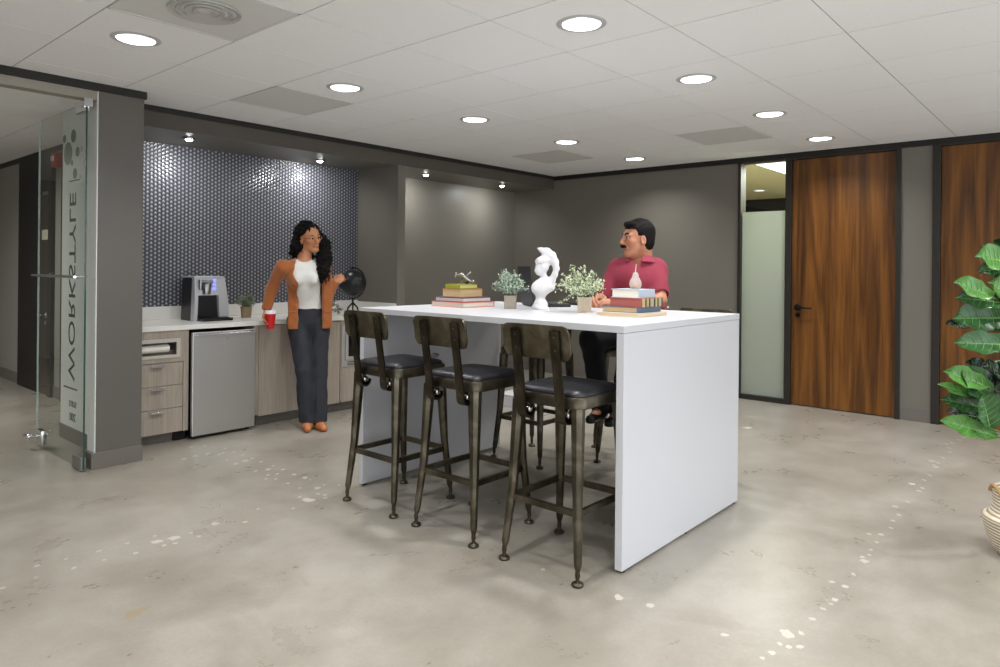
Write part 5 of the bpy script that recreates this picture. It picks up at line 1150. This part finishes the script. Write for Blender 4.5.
# polo shirt
S = SDF((-2.85, 3.78, 0.84), (-1.98, 4.48, 1.46), 0.005)
S.cone(sR, sL, 0.066, 0.066, 0.03); S.cone(nbm - upv * 0.05, sR + upv * 0.01, 0.060, 0.055, 0.04); S.cone(nbm - upv * 0.05, sL + upv * 0.01, 0.060, 0.055, 0.04); S.cone(chm + upv * 0.02, wst, 0.182, 0.172, 0.04, (fm, 0.76)); S.cone(wst, pel, 0.172, 0.175, 0.03, (fm, 0.82)); S.cone(nbm - upv * 0.08, nbm - upv * 0.03, 0.09, 0.066, 0.03)
mR = sR + (eR - sR) * 0.86; mL = sL + (eL - sL) * 0.72
S.chain([sR, mR], [0.070, 0.060], 0.03); S.chain([sL, mL], [0.074, 0.066], 0.03); S.cone(mL, mL + unit(eL - sL) * 0.05, 0.052, 0.055, 0.004, None, 'sub'); S.wrinkle(0.0032, 30, 14, (1, 1, 0.8))
S.cone(nbm + upv * 0.05, nbm - upv * 0.03, 0.068, 0.060, 0.005, None, 'sub'); S.cone(nbm + fm * 0.06 + upv * 0.05, nbm + fm * 0.11 - upv * 0.07, 0.035, 0.016, 0.004, None, 'sub')
S.plane(mR + unit(eR - sR) * 0.035, unit(eR - sR) * 1.0) if False else None
S.mesh('polo_shirt', M_POLO, Mn, morg)
# collar: two stiff leaves around the neck
b = MB(); rings = []
nv = Vector(nbm) - om; Fm = Vector(fm); Lmv = Vector(lm)
for k in range(25):
    a = -2.75 + 5.5 * k / 24; dirv = Lmv * math.sin(a) - Fm * math.cos(a); dz = 0.016 - 0.050 * (0.5 + 0.5 * math.cos(a)) ** 1.5; r0 = 0.076 + 0.012 * (0.5 - 0.5 * math.cos(a)); r1 = r0 + 0.022 + 0.018 * (0.5 - 0.5 * math.cos(a))
    top = nv + dirv * r0 + Vector((0, 0, 0.030 + dz)); fall = nv + dirv * r1 + Vector((0, 0, -0.012 + dz)); inn = nv + dirv * (r0 - 0.006) + Vector((0, 0, -0.020 + dz)); th = dirv * 0.004
    rings.append([top - th, top + th + Vector((0, 0, 0.002)), fall + th, fall, inn])
b.loft(rings); b.build('collar', M_POLO, Mn, True, 50)
b = MB(); c0 = nv + Fm * 0.115 - Vector((0, 0, 0.09)); b.rbox(c0, (0.030, 0.006, 0.10), math.atan2(lm[1], lm[0]), 0.002, 0.12); b.build('placket', M_POLO, Mn)
S = SDF((-2.80, 3.70, 0.26), (-2.08, 4.45, 1.0), 0.005); S.cone(wst - upv * 0.08, pel, 0.168, 0.172, 0.03, (fm, 0.82))
for a, b_, c_ in ((hR, kR, aR), (hL, kL, aL)): S.chain([a, b_, c_], [0.098, 0.076, 0.062], 0.03)
S.plane((0, 0, 0.97), (0, 0, 1)); S.plane((0, 0, 0.310), (0, 0, -1)); S.wrinkle(0.003, 35, 2); S.box((-2.45, 4.30, 0.69), (0.21, 0.21, 0.111), 0.01, 0.01, None, 'sub'); S.mesh('trousers', M_DK, Mn, morg)
for c_ in (aR, aL):
    S = SDF(c_ - [0.2, 0.22, 0.12], c_ + [0.2, 0.16, 0.08], 0.004); S.cone(c_ - fm * 0.03 - upv * 0.035, c_ + fm * 0.15 - upv * 0.055, 0.042, 0.034, 0.02); S.cone(c_ + upv * 0.03, c_ - upv * 0.03, 0.048, 0.046, 0.02); S.plane(c_ + upv * 0.045, (0, 0, 1)); S.plane(c_ - upv * 0.075, (0, 0, -1)); S.mesh('shoe', M_SHOE, Mn, morg)
# pen
t = thing('pen', 'dark pen held between the hands of the man on the table', 'pen', (float(wR[0]) + 0.06, float(wR[1]) - 0.07, 1.085)); b = MB(); b.tube([(0.0, 0, 0.0), (-0.035, 0.02, 0.085)], [0.003, 0.0045], 10); b.build('barrel', M_BLACKPL, t, True)
b = MB(); b.tube([(0.002, -0.001, -0.008), (0.0, 0, 0.0)], [0.0008, 0.003], 8); b.build('tip', M_CHROME, t, True)
# ---------------------------------------------------------------- white plaster bust with a sweeping plume
DS = 4.26; sx_ = A(CR) * [1, 1, 0]; sx_ /= np.linalg.norm(sx_); sd_ = A(CD); base = A(P(542.0, 309.5, 2, TZ)); base = np.array([-2.547, 3.305, TZ])
k_ = 1 / 161.0
def Q(px, py, dd=0.0): return base + sx_ * ((px - 542) * k_) + sd_ * dd + np.array([0, 0, (309.5 - py) * k_])
S = SDF(base - [0.16, 0.16, 0.0], base + [0.16, 0.16, 0.40], 0.0032)
S.cone(Q(541, 308), Q(541.5, 305.5), 0.050, 0.043, 0.004); S.cone(Q(541.5, 305), Q(542, 298), 0.030, 0.022, 0.012)
S.cone(Q(541, 297), Q(543.5, 287), 0.026, 0.048, 0.015); S.ell(Q(539.5, 290), (0.038, 0.040, 0.040), 0.015); S.cone(Q(538, 288.5, 0.0), Q(552, 281.5, 0.01), 0.032, 0.026, 0.02); S.cone(Q(543, 291, -0.02), Q(551, 288, 0.01), 0.032, 0.028, 0.02)
S.cone(Q(546, 283), Q(543.5, 275), 0.022, 0.020, 0.012)
S.ell(Q(543, 267.5), (0.040, 0.042, 0.046), 0.01); S.ell(Q(540, 272, -0.008), (0.026, 0.028, 0.032), 0.01); S.cone(Q(537.5, 271, -0.012), Q(536.6, 272.5, -0.014), 0.007, 0.008, 0.005)
S.ell(Q(543.5, 262.5), (0.043, 0.045, 0.026), 0.012)
rnd = random.Random(2)
for k in range(16): a = 2 * PI * k / 16; S.ell(Q(543.5, 264, 0) + np.array([0.037 * math.cos(a), 0.037 * math.sin(a), rnd.uniform(-0.012, 0.014)]), (0.011, 0.011, 0.011), 0.004)
S.chain([Q(538.6, 250.8), Q(542, 252.3), Q(547, 254), Q(551.5, 258), Q(555, 264), Q(556.5, 270), Q(555, 276), Q(551.5, 283)], [0.006, 0.014, 0.024, 0.028, 0.023, 0.018, 0.017, 0.019], 0.010)
S.cone(Q(546, 256), Q(546, 262), 0.022, 0.024, 0.015); S.wrinkle(0.0004, 120, 3); S.plane((0, 0, TZ + 0.002), (0, 0, -1))
t = thing('bust_sculpture', 'small white plaster bust with a sweeping plume, between the laptop and the right plant', 'sculpture', tuple(base)); S.mesh('figure', mat('white_plaster', rgb(226, 224, 226), 0.55, bump=(70, 0.05, 0.02)), t, tuple(base))
b = MB(); b.lathe([(0.001, 0), (0.050, 0), (0.051, 0.006), (0.046, 0.012), (0.001, 0.012)], n=32); b.build('plinth', mat('plinth_plaster', rgb(226, 224, 226), 0.55), t, True)

# ---------------------------------------------------------------- fiddle-leaf fig in a belly basket
fx, fy = -0.245, 4.0
t = thing('fiddle_leaf_fig', 'tall fiddle-leaf fig with broad green leaves in front of the right walnut door', 'potted plant', (fx, fy, 0)); FO = Vector((fx, fy, 0))
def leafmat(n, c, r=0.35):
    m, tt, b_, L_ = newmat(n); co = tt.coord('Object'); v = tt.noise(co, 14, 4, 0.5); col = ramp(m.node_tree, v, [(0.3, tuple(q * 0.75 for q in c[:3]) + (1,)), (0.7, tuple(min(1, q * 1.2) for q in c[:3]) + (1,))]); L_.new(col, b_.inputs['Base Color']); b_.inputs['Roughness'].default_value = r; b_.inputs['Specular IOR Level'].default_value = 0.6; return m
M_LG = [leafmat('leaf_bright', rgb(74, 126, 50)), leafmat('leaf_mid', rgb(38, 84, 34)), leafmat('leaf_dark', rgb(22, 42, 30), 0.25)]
LB = [MB(), MB(), MB()]; VE = MB()
def leaf(b, base_, tip, width, face=(0.5, -0.85, 0.4), seed=0, curl=0.12):
    rnd = random.Random(seed); B0, T = Vector(base_), Vector(tip); ax = T - B0; Ln = ax.length; ax.normalize(); n = Vector(face); n = (n - ax * n.dot(ax)).normalized(); s = ax.cross(n); nu, nv = 14, 8; top, bot = [], []
    ph = rnd.random() * 6
    for i in range(nu + 1):
        u = i / nu; w = width * 0.5 * (0.03 + (math.sin(PI * min(1, u ** 0.85) * 0.97 + 0.02)) ** 0.75 * (0.62 + 0.45 * u)) * (1.0 - 0.16 * math.exp(-((u - 0.42) / 0.12) ** 2)); rw = []
        for j in range(nv + 1):
            v = -1 + 2 * j / nv; wav = 0.030 * Ln * abs(v) * math.sin(u * 16 + ph + (2 if v > 0 else 0)) ; z = 0.16 * width * abs(v) ** 1.3 - curl * Ln * (u - 0.3) ** 2 + wav - 0.012 * Ln * abs(math.sin(u * 24 + abs(v) * 3)) * (1 - abs(v))
            rw.append(B0 + ax * (u * Ln + 0.02 * Ln * (1 - v * v) * 0) + s * (v * w) + n * z - FO)
        top.append(rw)
    vt = [[b.bm.verts.new(p) for p in r_] for r_ in top]; vb = [[b.bm.verts.new(p - n * 0.0012) for p in r_] for r_ in top]
    mv = nv // 2; up_ = n * 0.0012
    VE.tube([top[i][mv] + up_ for i in range(nu + 1)], [0.0022 - 0.0014 * i / nu for i in range(nu + 1)], 5)
    for i in range(1, nu - 2, 2):
        for e in (-1, 1): VE.tube([top[i][mv] + up_, top[i + 1][mv + 2 * e] + up_, top[min(nu, i + 2)][mv + 3 * e] + up_], [0.0011, 0.0009, 0.0006], 4)
    for i in range(nu):
        for j in range(nv):
            b.bm.faces.new((vt[i][j], vt[i][j + 1], vt[i + 1][j + 1], vt[i + 1][j])); b.bm.faces.new((vb[i][j], vb[i + 1][j], vb[i + 1][j + 1], vb[i][j + 1]))
leaf_list = [  # base px, tip px, width (m), distance, kind
    ((1006, 262), (977, 256), 0.115, 3.10, 0), ((1008, 268), (979, 271), 0.07, 3.12, 1), ((990, 296), (956, 282), 0.085, 3.02, 0), ((1004, 303), (958, 297), 0.085, 3.05, 1),
    ((1004, 318), (955, 318), 0.13, 3.15, 1), ((1008, 330), (948, 322), 0.06, 3.25, 2), ((1010, 325), (964, 312), 0.12, 3.20, 1), ((1012, 345), (957, 342), 0.095, 3.05, 1), ((1010, 290), (985, 262), 0.12, 3.25, 2), ((1012, 300), (990, 282), 0.12, 3.10, 0), ((1020, 262), (1004, 232), 0.10, 3.15, 0), ((1022, 275), (996, 240), 0.08, 3.22, 1),
    ((986, 386), (946, 371), 0.085, 3.05, 0), ((988, 402), (962, 368), 0.12, 3.08, 1), ((996, 392), (968, 362), 0.13, 3.22, 2), ((982, 398), (940, 384), 0.045, 3.06, 0), ((985, 408), (943, 399), 0.075, 3.10, 1), ((990, 428), (982, 392), 0.12, 3.00, 1), ((996, 436), (943, 420), 0.080, 3.02, 0), ((994, 420), (949, 411), 0.075, 3.18, 2), ((1002, 425), (996, 376), 0.13, 3.20, 2), ((1010, 400), (1000, 362), 0.13, 3.1, 2), ((1006, 380), (984, 366), 0.10, 3.15, 2)]
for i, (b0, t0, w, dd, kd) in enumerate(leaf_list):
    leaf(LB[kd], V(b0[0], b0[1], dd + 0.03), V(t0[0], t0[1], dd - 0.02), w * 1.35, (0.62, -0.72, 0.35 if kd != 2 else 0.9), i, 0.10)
rnd = random.Random(12)
for i in range(46):   # the far side and the part of the crown right of the frame
    z = rnd.choice([rnd.uniform(0.55, 0.95), rnd.uniform(1.0, 1.42)]); a = rnd.uniform(-1.9, 1.9) + 0.6; r = rnd.uniform(0.02, 0.06); b0 = FO + Vector((r * math.cos(a), r * math.sin(a), z)); L_ = rnd.uniform(0.18, 0.28); el = rnd.uniform(-0.1, 0.7); t0 = b0 + Vector((math.cos(a) * math.cos(el), math.sin(a) * math.cos(el), math.sin(el))) * L_
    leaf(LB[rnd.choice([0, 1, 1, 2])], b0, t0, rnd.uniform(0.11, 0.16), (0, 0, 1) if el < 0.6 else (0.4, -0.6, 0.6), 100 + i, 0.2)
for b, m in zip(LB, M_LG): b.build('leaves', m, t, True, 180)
VE.build('leaf_veins', mat('pale_vein', rgb(128, 168, 96), 0.5), t)
b = MB(); b.tube([(0.0, 0, 0.22), (-0.01, 0.01, 0.6), (0.015, 0.0, 1.0), (0.0, 0.01, 1.4), (0.01, 0, 1.52)], [0.014, 0.012, 0.011, 0.009, 0.006], 10); b.tube([(0.01, 0, 0.24), (-0.03, -0.02, 0.5), (-0.075, -0.03, 0.72)], [0.008, 0.007, 0.005], 8); b.tube([(0.0, 0, 0.9), (0.06, 0.03, 1.1), (0.08, 0.05, 1.3)], [0.007, 0.006, 0.004], 8)
for (b0, t0, w, dd, kd) in leaf_list:
    p = V(b0[0], b0[1], dd + 0.03) - FO; st = Vector((0, 0, max(0.3, p.z - 0.08))); b.tube([st, (st + p) / 2 + Vector((0, 0, -0.01)), p], [0.005, 0.004, 0.003], 6)
b.build('trunk', mat('fig_bark', rgb(112, 104, 66), 0.8, bump=(60, 0.3, 0.2)), t, True)
m, tt, b_, L_ = newmat('woven_seagrass'); x, y, z = tt.xyz(tt.coord('Object')); ang = tt.m('ARCTAN2', y, x); rib = tt.m('SINE', tt.m('MULTIPLY', z, 420.0)); st = tt.m('SINE', tt.m('ADD', tt.m('MULTIPLY', ang, 60.0), tt.m('MULTIPLY', z, 200.0)))
hgt = tt.m('ADD', tt.m('MULTIPLY', rib, 0.5), tt.m('MULTIPLY', st, 0.2)); col = ramp(m.node_tree, tt.m('ADD', tt.m('MULTIPLY', rib, 0.35), 0.5), [(0.15, rgb(150, 128, 96)), (0.45, rgb(206, 194, 170)), (0.9, rgb(232, 224, 208))]); L_.new(col, b_.inputs['Base Color']); b_.inputs['Roughness'].default_value = 0.85; L_.new(tt.bump(hgt, 0.6, 0.004), b_.inputs['Normal']); M_WEAVE = m
M_ROPE = mat('natural_rope', rgb(176, 140, 92), 0.8)
bk = thing('woven_basket', 'white and natural woven belly basket holding the fiddle-leaf fig', 'basket', (fx, fy, 0))
b = MB(); b.lathe([(0.001, 0.0), (0.115, 0.0), (0.140, 0.03), (0.162, 0.08), (0.176, 0.13), (0.182, 0.165), (0.183, 0.176), (0.168, 0.184), (0.150, 0.20), (0.140, 0.235), (0.142, 0.275), (0.148, 0.305), (0.143, 0.309), (0.136, 0.30), (0.130, 0.22), (0.120, 0.20), (0.001, 0.195)], n=64); b.build('basket', M_WEAVE, bk, True, 60)
for e in (0, 1):
    b = MB(); a0 = PI * e + 3.7 - PI / 2 * 0; pts = [(0.15 * math.cos(a0 + q * 0.35), 0.15 * math.sin(a0 + q * 0.35), 0.29 + 0.035 * (1 - q * q)) for q in [-1 + 2 * k / 10 for k in range(11)]]; b.tube(pts, 0.008, 8); b.build('handle', M_ROPE, bk, True)
b = MB(); b.lathe([(0.001, 0.196), (0.119, 0.196), (0.118, 0.204), (0.001, 0.214)], n=32); b.build('soil', mat('dark_moss', rgb(70, 62, 46), 0.95), t)
